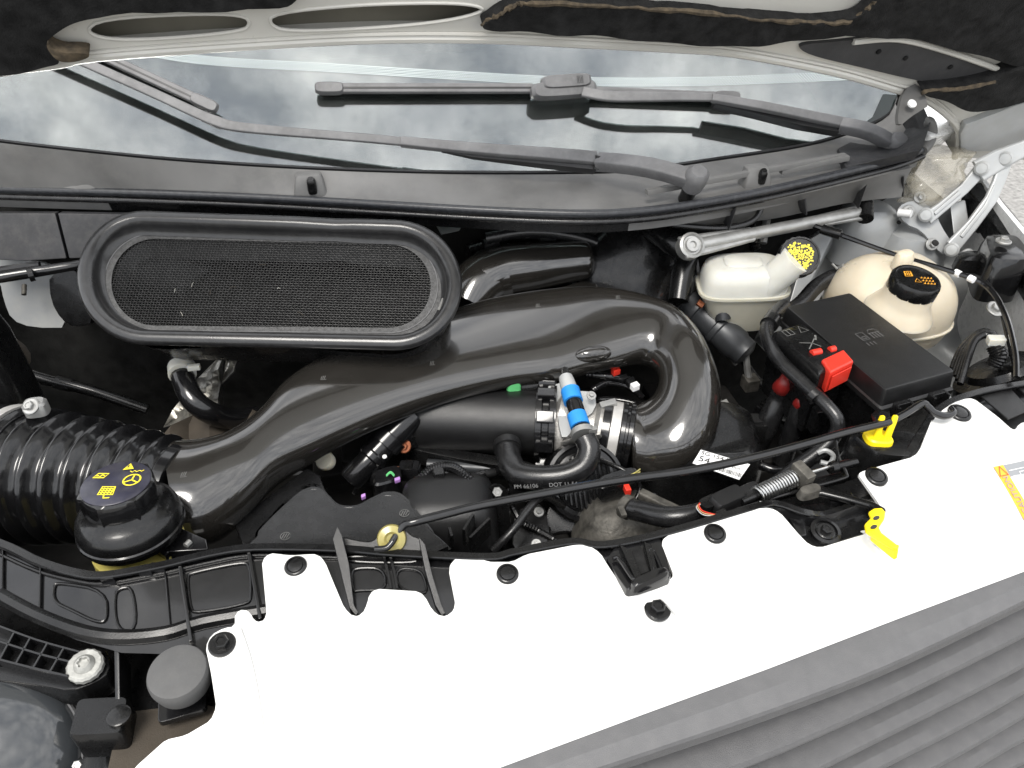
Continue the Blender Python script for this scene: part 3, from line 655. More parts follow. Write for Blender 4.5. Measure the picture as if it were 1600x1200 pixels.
t = thing('intake_duct', 'thick glossy dark brown plastic duct curving round to the throttle body', 'intake duct', H(700, 600, -.1))
make('duct_body', G().loft(rings), K_['duct'], t, ang=80)
# moulded nub above the inner edge and small date marks
from mathutils.bvhtree import BVHTree
bv = BVHTree.FromPolygons([tuple(p) for p in sum(rings, [])], [(i*36+j, i*36+(j+1) % 36, (i+1)*36+(j+1) % 36, (i+1)*36+j) for i in range(len(rings)-1) for j in range(36)])
hit = bv.ray_cast(CAM, ray(927, 552).normalized()); c, nn = hit[0], hit[1]
if nn.dot(ray(927, 552)) > 0: nn = -nn
nn = (nn+V((0, 0, .5))).normalized(); u = (V((1, 0, 0))-nn*nn.x).normalized(); v = nn.cross(u); hw = PX(c, 31)
make('moulded_nub', G().stack(c-nn*.004, u*hw, v*.0125, nn*.014, [(math.sin(k*.157), math.cos(k*.157)+.001, math.cos(k*.157)+.001, 0, 0, 2.2) for k in range(11)], 32), K_['duct'], t, ang=80)
make('nub_ring', G().tube([c+u*hw*.62*math.cos(a*.2618)+v*.0125*.55*math.sin(a*.2618)+nn*.0075 for a in range(24)], .0011, 6, True), K_['duct'], t)
for x, y in ((505, 590), (675, 567), (840, 477), (965, 464), (1005, 653), (287, 741), (700, 500)):
    hit = bv.ray_cast(CAM, ray(x, y).normalized())
    if hit[0] is None: continue
    p, n = hit[0], hit[1]
    if n.dot(ray(x, y)) > 0: n = -n
    u, v, n = frame(n); g = G()
    for k in (-1, 0, 1): ribbon(g, [(k*.0022-.001, -.003), (k*.0022+.001, .003)], .0006, p, u, v, n, .0004)
    ribbon(g, [(-.004, -.004), (.004, -.004)], .0005, p, u, v, n, .0004); make('moulded_mark', g, K_['inkpale'], t, flat=True)

# resonator behind the duct
t = thing('resonator', 'curved black resonator chamber behind the intake duct', 'resonator', H(840, 450, -.1))
rs = cr([((735, 460), .0, 24), ((752, 432), .0, 34), ((790, 412), .0, 38), ((840, 408), .0, 36), ((890, 408), .0, 33), ((922, 412), .0, 30)] and [(738, 470, -.05, 34), (752, 442, -.03, 38), (786, 424, -.02, 40), (836, 416, -.015, 38), (888, 409, -.015, 33), (912, 407, -.015, 30)], 6)
path = [H(a, b, c) for a, b, c, d in rs]; rd = [PX(p, q[3]) for p, q in zip(path, rs)]
de = (path[-1]-path[-2]).normalized(); pe, re_ = path[-1], rd[-1]
for k in range(1, 8):
    path.append(pe+de*re_*.55*math.sin(k*.22)); rd.append(re_*max(.03, math.cos(k*.22)))
make('chamber', G().tube(path, rd, 28), K_['duct'], t, ang=60)
g = G(); pt(g, [(728, 482, -.06, 40), (744, 452, -.04, 44), (766, 434, -.03, 45), (792, 426, -.024, 43)], 26, 5); make('collar', g, K_['duct'], t, ang=60)
g = G().sheet(chaikin([(775, 465), (800, 458), (870, 450), (925, 432), (945, 462), (860, 475), (780, 480)], 1), lambda x, y: H(x, y, -.045), V((0, 0, -.02)), 0); make('base_flange', g, K_['duct'], t, bev=.004)

# ================================================================ ribbed hose and clamp at the left
t = thing('ribbed_hose', 'ribbed black rubber air hose with a steel clamp', 'air hose', H(120, 800, -.2))
pa, pb = H(26, 742, -.075), H(285, 770, -.065)
N_ = 144; path = []; rd = []
for i in range(N_+1):
    k = i/N_; p = lerp(pa, pb, k)+V((0, 0, .006*math.sin(k*3.1))); path.append(p)
    R = PX(p, lerp(110, 82, k)); ph = k*9.0; s = .5+.5*math.cos(2*math.pi*ph)
    rd.append(R*(.86+.17*s**1.2) if .06 < k < .94 else R*.92)
make('bellows', G().tube(path, rd, 44), K_['gloss'], t, ang=75)
d = (pb-pa).normalized(); c = pa+d*.02; R = PX(pa, 106)
make('cuff', G().lathe(pa-d*.06, d, [(R*1.0, 0), (R*1.02, .03), (R*1.02, .06), (R*.98, .088)], 44), K_['gloss'], t)
make('clamp_band', G().lathe(pa+d*.006, d, [(R*1.035, -.007), (R*1.05, -.007), (R*1.05, .007), (R*1.035, .007)], 48), K_['band'], t)
cb = H(56, 636, .03); cl = make('clamp_screw', G().stack(cb, V((.014, 0, 0)), V((0, .011, 0)), UPV*.009, [(-1, 1, 1, 0, 0, 3), (.6, 1, 1, 0, 0, 3), (1, .8, .8, 0, 0, 3)]), K_['zinc'], t)
bolt(cb+V((-.002, -.006, .006)), V((-.2, -.5, .85)), .0062, K_['zinc'], cl)
g = G()
for k in range(12):
    a = cb+V((-.004-.0042*k, -.010-.0030*k*(1+.05*k), -.001-.0018*k)); g.box(a, V((.0012, 0, .0)), V((.002, .007, 0)), V((0, 0, .002)))
# worm screw slots on the band
u, v, n = frame(d, UPV)
g = G()
for k in range(14):
    an = .25+.055*k; rd_ = u*math.cos(an)-v*math.sin(an) if (u*math.cos(an)-v*math.sin(an)).y < u.y else u*math.cos(an)+v*math.sin(an)
    tg = d.cross(rd_); g.box(pa+d*.006+rd_*R*1.052, d*.0045, tg*.0009, rd_*.0006)
make('worm_slots', g, K_['gloss2'], t)
tag(t.children[-1], kind='stuff')
# black box left of the hose
g = G().stack(H(0, 600, -.02), V((.035, 0, 0)), V((0, .05, 0)), UPV*.10, [(-1, 1, 1), (.7, .95, .9), (.95, .85, .8), (1, .6, .6)])
tag(make('relay_holder', g, K_['gloss2']), 'black plastic holder above the ribbed hose clamp', 'holder')
g = G().sheet(chaikin([(-30, 500), (18, 520), (34, 545), (20, 570), (-30, 560)], 1), lambda x, y: H(x, y, -.02), V((0, .02, -.03)), 12)
tag(make('foam_scrap', g, K_['foam']), 'brown foam scrap at the side of the bay', 'foam')

# heat shield and clamped hose
t = thing('heat_shield', 'crinkled silver foil heat shield under the oval screen', 'heat shield', H(320, 640, -.25))
def fo(h0): return lambda x, y: H(x, y, h0-(y-560)*.0008+.006*math.sin(x*.21+y*.13))
make('foil', G().sheet([(350, 550), (345, 600), (348, 640), (255, 668), (270, 640), (310, 590)], fo(-.10), V((0, .004, -.004)), 9), K_['foil'], t)
make('foil_edge', G().sheet([(356, 548), (374, 550), (366, 580), (346, 600)], fo(-.08), V((0, .004, -.004)), 8), K_['foil'], t)
g = G().sheet(chaikin([(250, 672), (320, 640), (420, 640), (440, 700), (330, 712), (270, 700)], 1), lambda x, y: H(x, y, -.13+.01*math.sin(x*.1)), V((0, .0, -.03)), 16)
make('lower_mat', g, K_['foam'], t)
t = thing('heater_hose', 'short bent black hose with a pale spring clamp beneath the screen', 'hose', H(300, 640, -.16))
g = G(); pt(g, [(284, 568, -.05, 19), (286, 590, -.055, 18), (300, 622, -.07, 18), (325, 643, -.09, 18), (360, 655, -.12, 17), (400, 650, -.14, 16)], 16); make('hose', g, K_['gloss'], t)
g = G(); pt(g, [(284, 573, -.048, 21), (285, 585, -.05, 21)], 20, 3); cl = make('spring_clamp', g, K_['nylon'], t)
c = H(303, 574, -.035); make('clamp_ear', G().box(c, V((.009, 0, 0)), V((0, .004, 0)), V((0, 0, .004))), K_['nylon'], cl, bev=.001)
# ================================================================ plenum, throttle body, crankcase hose
t = thing('intake_plenum', 'grained black intake plenum tube leading to the throttle body', 'intake plenum', H(740, 690, -.25))
a, b = H(640, 652, -.115), H(848, 662, -.115); d = (b-a).normalized(); R = PX(a, 52)
make('plenum_tube', G().lathe(a, d, [(R*.5, -.012), (R*.86, -.006), (R*.95, .004), (R, .03), (R*1.0, (b-a).length)], 40), K_['matte'], t)
L0 = (b-a).length
make('flange', G().lathe(a, d, [(R*.9, L0-.012), (R*1.2, L0-.010), (R*1.22, L0-.002), (R*1.06, L0), (R*1.06, L0+.008), (R*1.2, L0+.010), (R*1.2, L0+.019), (R*.8, L0+.021)], 36), K_['gloss'], t)
u, v, _ = frame(d, V((0, 0, 1)))
for an in (-65, -30, 5, 40, 80, 130, 190, 250):
    rd_ = u*math.cos(rad(an))+v*math.sin(rad(an)); tg = d.cross(rd_)
    make('flange_lug', G().box(a+d*(L0+.004)+rd_*R*1.17, d*.013, tg*.009, rd_*.008), K_['gloss'], t, bev=.002)
make('left_web', G().prism([a+u*R*.9, a+u*R*1.1-v*.01-d*.004, a+v*-R*.75-d*.012, a-v*R*.6], d*.006), K_['gloss2'], t, bev=.001)
g = G().sheet(chaikin([(628, 648), (640, 630), (662, 640), (664, 690), (700, 700), (780, 712), (838, 722), (838, 735), (740, 722), (662, 706), (640, 700), (622, 690)], 1), lambda x, y: H(x, y, -.135), V((0, 0, -.03)), 0)
make('mounting_web', g, K_['gloss2'], t, bev=.002)
c = H(631, 697, -.12); bolt(c, V((-.2, -.75, .6)), .0062, K_['copper'], t)
t = thing('throttle_valve', 'cast alloy throttle body between plenum and duct with steel clamp band', 'throttle body', H(920, 720, -.26))
a = b+d*.02; R2 = PX(a, 48); e1 = H(985, 684, -.122); d2 = (e1-a).normalized(); L2 = (e1-a).length
make('casting', G().lathe(a, d2, [(R2*1.05, -.002), (R2*1.12, .004), (R2*1.1, .016), (R2*.92, .02), (R2*.9, L2*.5), (R2*1.02, L2*.56), (R2*1.02, L2*.62)], 32, mod=lambda j, k: 1+.05*math.cos(j*25.1)*(k in (1, 2))), K_['alloy'], t)
make('casting_boss', G().stack(H(905, 690, -.11), V((.03, 0, 0)), V((0, .022, -.02)), V((0, -.012, .02)), [(-1, 1, 1), (.5, .95, .9), (1, .8, .75)]), K_['alloy'], t)
make('rubber_cuff', G().lathe(a, d2, [(R2*.98, L2*.6), (R2*1.1, L2*.6), (R2*1.12, L2*.7), (R2*1.04, L2*.72), (R2*1.04, L2*.84), (R2*1.14, L2*.85), (R2*1.14, L2*.9), (R2*1.06, L2*.91), (R2*1.06, L2*.94), (R2*1.13, L2*.95), (R2*1.13, L2*1.0), (R2*1.0, L2*1.02)], 40), K_['gloss'], t)
cb_ = make('clamp_band', G().lathe(a, d2, [(R2*1.05, L2*.71), (R2*1.09, L2*.715), (R2*1.09, L2*.835), (R2*1.05, L2*.84)], 40), K_['band'], t)
make('clamp_lever', G().box(H(950, 632, -.07), V((.012, 0, .002)), V((.0, .006, 0)), V((0, 0, .004))), K_['zinc'], cb_, bev=.001)
g = G().sheet(chaikin([(852, 602), (872, 600), (884, 592), (900, 610), (930, 612), (932, 640), (905, 660), (880, 690), (872, 660), (870, 625)], 1), lambda x, y: H(x, y, -.055-(y-590)*.0003), V((0, .004, -.006)), 0)
make('pale_bracket', g, K_['hinge'], t, bev=.001)
bolt(H(924, 618, -.05), V((0, -.4, .9)), .004, K_['zinc'], t)
# motor cover with fins
t = thing('throttle_motor_cover', 'black finned round cover of the throttle motor under the prop rod', 'motor cover', H(905, 800, -.3))
c = H(915, 752, -.135); ax = V((0, -.72, .69))
make('round_cover', G().lathe(c, ax, [(.058, -.05), (.06, -.01), (.057, 0), (.052, .001), (.05, -.004), (.044, -.004), (.043, .002), (.034, .004), (0, .004)], 40), K_['gloss'], t)
u, v, n = frame(ax)
for k in range(-5, 6):
    l = math.sqrt(max(0, .04**2-(k*.0068)**2)); make('fin', G().box(c+n*.006+u*k*.0068, u*.0012, v*l, n*.005), K_['gloss2'], t)
g = G().sheet(chaikin([(880, 770), (945, 765), (960, 790), (925, 820), (905, 835), (880, 830), (855, 840), (850, 800)], 1), lambda x, y: H(x, y, -.17-(y-770)*.0006), V((0, .02, -.04)), 0); make('lower_cover', g, K_['gloss2'], t, bev=.003)
for x, y in ((926, 818), (856, 841), (920, 835)): bolt(H(x, y, -.185), V((0, -.6, .8)), .004, K_['zinc'], t)
g = G().stack(H(965, 755, -.11), V((.03, .006, 0)), V((0, .012, 0)), UPV*.012, [(-1, 1, 1), (.8, 1, 1), (1, .9, .9)]); make('plug', g, K_['gloss2'], t)
make('red_lock', G().box(H(980, 765, -.105), V((.004, 0, 0)), V((0, .006, 0)), V((0, 0, .005))), K_['red'], t, bev=.001)
g = G()
for k in range(4): pt(g, [(975, 745+k*2, -.095, 1.3), (990, 740+k*3, -.09, 1.3), (1000, 733+k*4, -.1, 1.3)], 5, 3)
make('plug_wires', g, K_['fluid'], t)
# crankcase vent hose with blue bands
t = thing('vent_hose', 'bent black vent hose with blue bands and a pale steel end', 'hose', H(870, 740, -.2))
hp = [(792, 700, -.10, 19), (797, 722, -.10, 20), (812, 741, -.10, 20), (848, 746, -.095, 19), (885, 742, -.09, 19), (912, 728, -.08, 19), (921, 704, -.065, 18), (914, 684, -.055, 17)]
g = G(); pt(g, hp, 18); make('hose', g, K_['rubber'], t)
g = G(); pt(g, [(792, 694, -.10, 22), (793, 703, -.10, 22)], 18, 3); make('hose_end', g, K_['matte'], t)
g = G(); pt(g, [(912, 681, -.053, 19), (910, 673, -.051, 19)], 18, 3); cl = make('spring_clamp', g, K_['zinc'], t)
make('clamp_ear', G().box(H(926, 672, -.045), V((.006, 0, 0)), V((0, .004, 0)), V((0, 0, .004))), K_['zinc'], cl, bev=.001)
g = G(); pt(g, [(909, 672, -.05, 14), (905, 655, -.045, 13), (897, 630, -.038, 13), (892, 615, -.035, 12)], 16); make('black_joint', g, K_['gloss'], t)
g = G(); pt(g, [(907, 667, -.048, 16), (901, 648, -.043, 15.5)], 18, 4); make('blue_band', g, K_['blue'], t)
g = G(); pt(g, [(896, 628, -.037, 15.5), (891, 610, -.033, 15)], 18, 4); make('blue_band', g, K_['blue'], t)
g = G(); pt(g, [(892, 614, -.034, 12), (887, 600, -.03, 12.5), (884, 590, -.028, 11)], 16); make('pale_nozzle', g, K_['hinge'], t)
g = G(); pt(g, [(884, 592, -.03, 7), (882, 578, -.04, 7), (880, 560, -.06, 7)], 10); make('inner_pipe', g, K_['gloss2'], t)
a_ = H(850, 746, -.073); u = (H(890, 744, -.07)-a_).normalized(); text('PM 66106', H(822, 760, -.088), u, UPV*.7+V((0, .6, 0)), .008, K_['inkgrey'], t)
text('DOT 11 54', H(880, 757, -.078), u, UPV*.7+V((0, .6, 0)), .008, K_['inkgrey'], t)
# green clip behind
make_g = G().stack(H(802, 604, -.065), V((.011, 0, 0)), V((0, .01, 0)), UPV*.014, [(-1, 1, 1), (1, 1, 1)])
tag(make('green_clip', make_g, K_['green'], bev=.001), 'small green plastic clip behind the plenum tube', 'clip')
g = G(); pt(g, [(814, 604, -.07, 12), (850, 602, -.07, 12), (868, 600, -.07, 11)], 14); tag(make('green_sensor', g, K_['gloss2']), 'black sensor body beside the green clip', 'sensor')
# wiring inside the duct loop
t = thing('wiring_loom', 'tangle of black corrugated wiring inside the loop of the duct', 'wiring', H(960, 600, -.25))
for k, q in enumerate(([(925, 610, -.09, 5), (950, 598, -.09, 5), (985, 606, -.10, 5), (1005, 622, -.11, 5)], [(915, 585, -.08, 6), (950, 588, -.08, 6), (990, 595, -.09, 6)], [(930, 625, -.12, 5), (965, 625, -.12, 5), (1000, 632, -.12, 5)])):
    g = G(); pt(g, q, 10, 12, mod=lambda i: 1.12 if i % 2 else .92); make('corrugated_tube', g, K_['gloss'], t)
for x, y, m_ in ((962, 580, 'red'), (992, 604, 'paper'), (975, 592, 'gloss'), (985, 598, 'gloss')):
    make('connector', G().box(H(x, y, -.07), V((.006, .002, 0)), V((-.001, .005, 0)), V((0, 0, .005))), K_[m_], t, bev=.001)
# ================================================================ coil sensor and lower left engine pieces
t = thing('stick_connector', 'shiny black stick connector pointing down left of the plenum', 'connector', H(590, 720, -.22))
a, b = H(646, 646, -.085), H(546, 752, -.15); d = (b-a).normalized(); l = (b-a).length; R = PX(a, 23)
make('body', G().lathe(a, d, [(R*.9, 0), (R, .005), (R, l*.32), (R*1.18, l*.33), (R*1.18, l*.46), (R*.95, l*.47), (R*.95, l*.58), (R*1.05, l*.6), (R*1.05, l*.66), (R*.9, l*.68), (R*.9, l*.96), (R*.8, l)], 24), K_['gloss'], t)
make('side_clip', G().box(lerp(a, b, .42)+V((-.014, .012, .012)), d*.012, V((.006, .004, 0)), V((0, 0, .005))), K_['gloss'], t, bev=.001)
make('white_dot', G().lathe(H(601, 714, -.10), UPV, [(.0035, 0), (.003, .002), (0, .003)], 12), K_['white'], t)
make('bracket_arm', G().box(H(640, 680, -.12), V((.014, .004, 0)), V((-.005, .018, 0)), V((0, 0, .012))), K_['gloss2'], t, bev=.003)
g = G().sheet([(365, 818), (418, 775), (480, 730), (500, 742), (512, 775), (470, 800), (420, 850), (380, 855)], lambda x, y: H(x, y, -.085), V((0, 0, -.02)), 0)
t = thing('air_box_lid', 'black moulded air box lid with a rounded raised centre', 'air box', H(520, 840, -.2))
make('side_flange', g, K_['gloss2'], t, bev=.003)
pl = cr([(402, 838), (410, 822), (458, 776), (480, 762), (500, 762), (515, 777), (531, 790), (556, 791), (580, 780), (605, 771), (630, 778), (652, 804), (675, 832), (680, 862), (400, 872)], 3, True)
make('lid', G().sheet(pl, lambda x, y: H(x, y, -.07), V((0, 0, -.05)), 0), K_['gloss2'], t, bev=.009, seg=4)
make('lid_highlight_ridge', G().tube([H(x, y, -.0715) for x, y in [(540+(a-540)*.97, 815+(b-815)*.9) for a, b in pl]], .0016, 6, True), K_['gloss'], t)  # thin ridge added to give the lid a bright edge highlight
pl2 = [(540+(x-540)*1.035, 815+(y-815)*1.1) for x, y in pl]
make('lid_rim', G().sheet(pl2, lambda x, y: H(x, y, -.085), V((0, 0, -.06)), 0), K_['gloss2'], t, bev=.003)
for x, y in ((446, 838), (632, 802)):
    g = G(); c = H(x, y, -.0695)
    ribbon(g, [(.006*math.cos(k*.5), .006*math.sin(k*.5)) for k in range(13)], .0006, c, V((1, 0, 0)), V((0, 1, 0)), UPV, .0006)
    for k in (-1, 0, 1): ribbon(g, [(k*.003-.002, -.004), (k*.003+.002, .004)], .0008, c, V((1, 0, 0)), V((0, 1, 0)), UPV, .0006)
    make('moulded_mark', g, K_['inkpale'], t, flat=True)
g = G().stack(H(700, 812, -.14), V((.065, -.01, 0)), V((.012, .055, 0)), UPV*.058, [(-1, 1.1, 1.1), (.3, 1, 1), (.75, .9, .8), (.95, .7, .6), (1, .4, .3)])
t = thing('engine_side_cover', 'black rounded engine cover behind the air box lid', 'engine cover', H(700, 830, -.25)); make('cover', g, K_['matte'], t)
for x, y, x2, y2 in ((725, 840, 740, 815), (707, 850, 703, 836), (735, 852, 765, 822)):
    a_, b2 = H(x, y, -.09), H(x2, y2, -.09); make('web', G().strip([a_, b2], .004, .03, UPV), K_['gloss2'], t)
make('cap_screw', G().stack(H(686, 742, -.085), V((.008, 0, 0)), V((0, .008, 0)), UPV*.008, [(-1, 1, 1), (.7, 1, 1), (1, .8, .8)]), K_['gloss2'], t)
g = G(); pt(g, [(640, 765, -.12, 8), (655, 750, -.10, 8), (678, 732, -.085, 8), (705, 730, -.08, 8), (728, 744, -.085, 8), (752, 768, -.10, 8)], 12, 14, mod=lambda i: 1.1 if i % 2 else .9)
tag(make('corrugated_loom', g, K_['gloss']), 'arched black corrugated loom over the engine side cover', 'wiring')
t = thing('injector_plug', 'black wiring plug with a purple insert beside the stick connector', 'connector', H(615, 760, -.2))
make('plug_body', G().stack(H(606, 752, -.13), V((.02, .004, 0)), V((0, .016, 0)), UPV*.014, [(-1, 1, 1), (.8, 1, 1), (1, .85, .85)]), K_['gloss'], t)
make('purple_insert', G().box(H(621, 750, -.108), V((.004, .001, 0)), V((0, .003, 0)), V((0, 0, .003))), K_['purple'], t, bev=.001)
make('purple_insert', G().box(H(568, 776, -.11), V((.003, .001, 0)), V((0, .003, 0)), V((0, 0, .003))), K_['purple'], t, bev=.001)
g = G()
for k in range(3): pt(g, [(604, 742+k, -.11, 1.2), (610, 737+k, -.105, 1.2), (616, 742+k, -.108, 1.2)], 5, 4)
make('green_wires', g, K_['green'], t)
g = G().lathe(H(508, 720, -.11), V((-.3, -.5, .8)), [(.012, -.01), (.014, 0), (.012, .005), (0, .006)], 20); tag(make('pale_plug', g, K_['nylon2']), 'pale cream plug tucked under the duct edge', 'plug')
t = thing('engine_bracket', 'black upright bracket with a silver bolt under the prop rod', 'bracket', H(780, 850, -.25))
make('plate', G().sheet(chaikin([(758, 770), (770, 756), (788, 758), (796, 775), (800, 850), (770, 862), (760, 850)], 1), lambda x, y: H(x, y, -.09-(y-760)*.001), V((0, .01, -.008)), 0), K_['gloss2'], t, bev=.002)
bolt(H(777, 768, -.085), V((-.1, -.75, .6)), .0068, K_['zinc'], t, washer=False)
g = G(); pt(g, [(800, 790, -.15, 5), (815, 815, -.16, 5), (840, 828, -.17, 5), (870, 845, -.18, 5)], 8, 12, mod=lambda i: 1.1 if i % 2 else .9); tag(make('thin_loom', g, K_['gloss2']), 'thin black corrugated loom right of the engine bracket', 'wiring')
# dirty alloy housing, lower hose, dark cover with sticker
t = thing('alloy_housing', 'dirt-stained alloy housing behind the slam panel notch', 'housing', H(980, 840, -.28))
make('casting', G().stack(H(975, 815, -.17), V((.06, 0, 0)), V((0, .05, 0)), UPV*.035, [(-1, 1.2, 1.2, 0, 0, 2.4), (.2, 1, 1, 0, 0, 2.4), (.8, .7, .7, 0, 0, 2.4), (1, .4, .4, 0, 0, 2.4)]), K_['dirty'], t)
make('ridge', G().strip([H(1000, 770, -.12), H(1030, 785, -.12), H(1062, 800, -.12)], .014, .012, UPV), K_['dirty'], t, bev=.002)
t = thing('lower_hose', 'fat black hose with a rusty clamp running behind the white cover', 'hose', H(1060, 830, -.2))
g = G(); pt(g, [(975, 792, -.10, 17), (1005, 800, -.09, 17), (1045, 808, -.08, 17), (1085, 803, -.075, 16), (1125, 790, -.075, 15)], 18); make('hose', g, K_['rubber'], t)
g = G(); pt(g, [(975, 790, -.098, 19), (985, 795, -.096, 19)], 18, 3); cl = make('clamp', g, K_['dirty'], t)
make('clamp_tab', G().box(H(972, 800, -.075), V((.004, 0, 0)), V((0, .008, 0)), V((0, 0, .003))), K_['dirty'], cl, bev=.001)
t = thing('belt_cover', 'black engine cover carrying a white barcode sticker', 'engine cover', H(1110, 740, -.3))
make('cover', G().stack(H(1090, 712, -.155), V((.085, -.02, 0)), V((.02, .075, 0)), UPV*.06, [(-1, 1, 1), (.4, 1, 1), (.85, .92, .88), (1, .8, .75)]), K_['gloss2'], t)
q = [H(x, y, -.082) for x, y in ((1082, 724), (1095, 703), (1172, 726), (1155, 750))]
c = sum(q, V())/4; u = (q[2]-q[1]).normalized(); n = UPV; n = (q[2]-q[1]).cross(q[0]-q[1]).normalized(); n = n if n.z > 0 else -n; v = n.cross(u)
st_ = make('sticker', G().prism(q, n*.0006), K_['paper'], t, flat=True)
Lx = (q[2]-q[1]).length
text('5G 154 BA', c+v*.011-u*.006+n*.0008, u, v, .0105, K_['ink'], st_)
text('54', c-v*.002-u*.022+n*.0008, u, v, .016, K_['ink'], st_)
g = G(); x = -.006
while x < Lx*.44:
    wd = rnd.choice((.0005, .0008, .0013)); c2 = c+u*x-v*.0105+n*.001; g.add([c2-v*.004, c2+u*wd-v*.004, c2+u*wd+v*.004, c2+v*.004], [(0, 1, 2, 3)])
    c2 = c+u*x+v*.001+n*.001
    if rnd.random() < .8 and x > .004: g.add([c2-v*.002, c2+u*wd-v*.002, c2+u*wd+v*.002, c2+v*.002], [(0, 1, 2, 3)])
    x += wd+rnd.choice((.0006, .001))
make('barcode', g, K_['ink'], st_, flat=True)
t = thing('coil_plugs', 'pair of black wiring plugs with lilac inserts right of the duct bend', 'connector', H(1140, 670, -.2))
for x, y in ((1128, 648), (1154, 662)):
    make('plug_body', G().box(H(x, y, -.13), V((.012, -.003, 0)), V((.003, .011, 0)), V((0, 0, .012))), K_['gloss'], t, bev=.002)
    make('lilac_insert', G().box(H(x+1, y-1, -.115), V((.005, -.001, 0)), V((.001, .005, 0)), V((0, 0, .004))), K_['purple'], t, bev=.001)
make('tab', G().box(H(1132, 630, -.115), V((.006, .002, 0)), V((0, .005, 0)), V((0, 0, .003))), K_['zinc'], t, bev=.001)
g = G(); pt(g, [(1130, 640, -.10, 1.5), (1150, 645, -.10, 1.5), (1160, 660, -.11, 1.5)], 5); make('wire', g, K_['fluid'], t)
# ================================================================ right side of the bay: metalwork
def ap(x, y):
    h = -.03 - (y-380)*.0011 + .012*math.sin(x*.045)*math.cos(y*.05)
    if y < 330: h = .03 + (330-y)*.0006
    return h
g = G().sheet([(1190, 520), (1215, 470), (1252, 420), (1262, 372), (1300, 345), (1340, 335), (1395, 305), (1425, 268), (1462, 300), (1500, 330), (1560, 380), (1610, 460), (1640, 560), (1600, 660), (1480, 660), (1300, 640)], lambda x, y: H(x, y, ap(x, y)-.02), V((0, .02, -.03)), 13)
t = thing('inner_wing', 'pale grey pressed steel inner wing behind the coolant tank', 'inner wing', H(1400, 480, -.3)); make('pressing', g, K_['body'], t, ang=50)
# upright suspension post plate
g = G().sheet([(1228, 490), (1262, 375), (1300, 352), (1300, 372), (1262, 452), (1248, 495)], lambda x, y: H(x, y, .0-(y-350)*.0009), V((.02, .02, -.01)), 0); make('turret_plate', g, K_['body'], t, bev=.003)
g = G().stack(H(1350, 360, -.02), V((.055, -.01, 0)), V((.01, .045, 0)), UPV*.05, [(-1, 1.15, 1.15, 0, 0, 3), (.2, 1, 1, 0, 0, 3), (.8, .88, .85, 0, 0, 3), (1, .6, .6, 0, 0, 3)]); make('turret_top', g, K_['body'], t)
g = G().stack(H(1420, 395, -.05), V((.06, -.01, 0)), V((.01, .05, 0)), UPV*.05, [(-1, 1.15, 1.15, 0, 0, 2.5), (.3, 1, 1, 0, 0, 2.5), (.9, .8, .8, 0, 0, 2.5), (1, .5, .5, 0, 0, 2.5)]); make('turret_step', g, K_['body'], t)
for x, y, r in ((1404, 348, .004), (1461, 380, .006)):
    make('hole', G().lathe(H(x, y, .02), V((0, -.5, .85)), [(r, 0), (r, .002), (r*.8, .002), (0, .001)], 16), K_['dark'], t)
# black outer gutter and white wing edge
g = G(); g.loft([[H(x, y, h), H(x+26, y-6, h+.01), H(x+50, y+10, h-.01), H(x+20, y+60, h-.08), H(x-10, y+40, h-.06)] for x, y, h in ((1506, 290, .06), (1540, 330, .04), (1580, 390, .02), (1630, 480, .0), (1690, 600, -.01))])
t = thing('wing_gutter', 'black gutter channel along the right wing edge', 'gutter', H(1580, 430, -.1)); make('channel', g, K_['gloss2'], t, bev=.003)
g = G(); g.loft([[H(x, y, h), H(x, y, h)+V((.008, 0, .001)), H(x, y, h)+V((.014, 0, -.004)), H(x, y, h)+V((.03, 0, -.35))] for x, y, h in ((1520, 262, .08), (1560, 318, .06), (1605, 372, .05), (1660, 450, .04), (1740, 600, .02))]); make('wing_edge', g, K_['white'], t)
# white bodywork beyond the cowl end
g = G().sheet(chaikin([(1436, 150), (1470, 150), (1510, 178), (1502, 204), (1470, 212), (1452, 214), (1440, 190)], 1), lambda x, y: H(x, y, .18-(x-1436)*.0004), V((0, .03, -.04)), 0)
tag(make('door_mirror_base', g, K_['white'], bev=.006), 'white bodywork at the windscreen corner past the cowl end', 'body panel')
# bag of clear film
random.seed(4)
g = G(); rr = []
for i in range(22):
    k = i/21; rg = []
    for j in range(26):
        a = 2*math.pi*j/26; R = (.052-.012*abs(k-.4))*(1+.16*math.sin(3*a+k*9)+.11*math.sin(7*a-k*14)+.07*math.sin(11*a+k*23)+.03*random.uniform(-1, 1))
        rg.append(H(1440+k*10, 320, .05)+V((.035+R*1.0*math.cos(a)-.01*k, R*.7*math.sin(a)+.03, k*.095-.01)))
    rr.append(rg)
g.loft(rr, True, True); tag(make('plastic_bag', g, K_['film'], ang=180), 'crumpled clear plastic bag tucked behind the cowl end', 'plastic bag')
# ================================================================ bonnet hinge
t = thing('bonnet_linkage', 'pale painted four-bar bonnet hinge beside the cowl end', 'hinge', H(1470, 400, -.02))
vd = V((-.12, -.80, .58)).normalized()
def link(q, wd, th=.007, name='link'):
    P = [D(x, y, dz) for x, y, dz in q]; rings = G().strip(P, [PX(p, w_) for p, w_ in zip(P, wd)], th, vd); return make(name, rings, K_['hinge'], t, bev=.0015)
d0 = 1.38
base_p = chaikin([(1400, 330), (1412, 316), (1440, 312), (1462, 330), (1470, 352), (1490, 382), (1500, 394), (1480, 402), (1462, 388), (1440, 360), (1415, 350)], 1)
make('base_plate', G().sheet(base_p, lambda x, y: D(x, y, d0+.012), FW*.006, 0), K_['body'], t, bev=.001)
link([(1448, 342, d0), (1470, 325, d0-.004), (1505, 296, d0-.008), (1535, 262, d0-.012)], [22, 18, 18, 22])
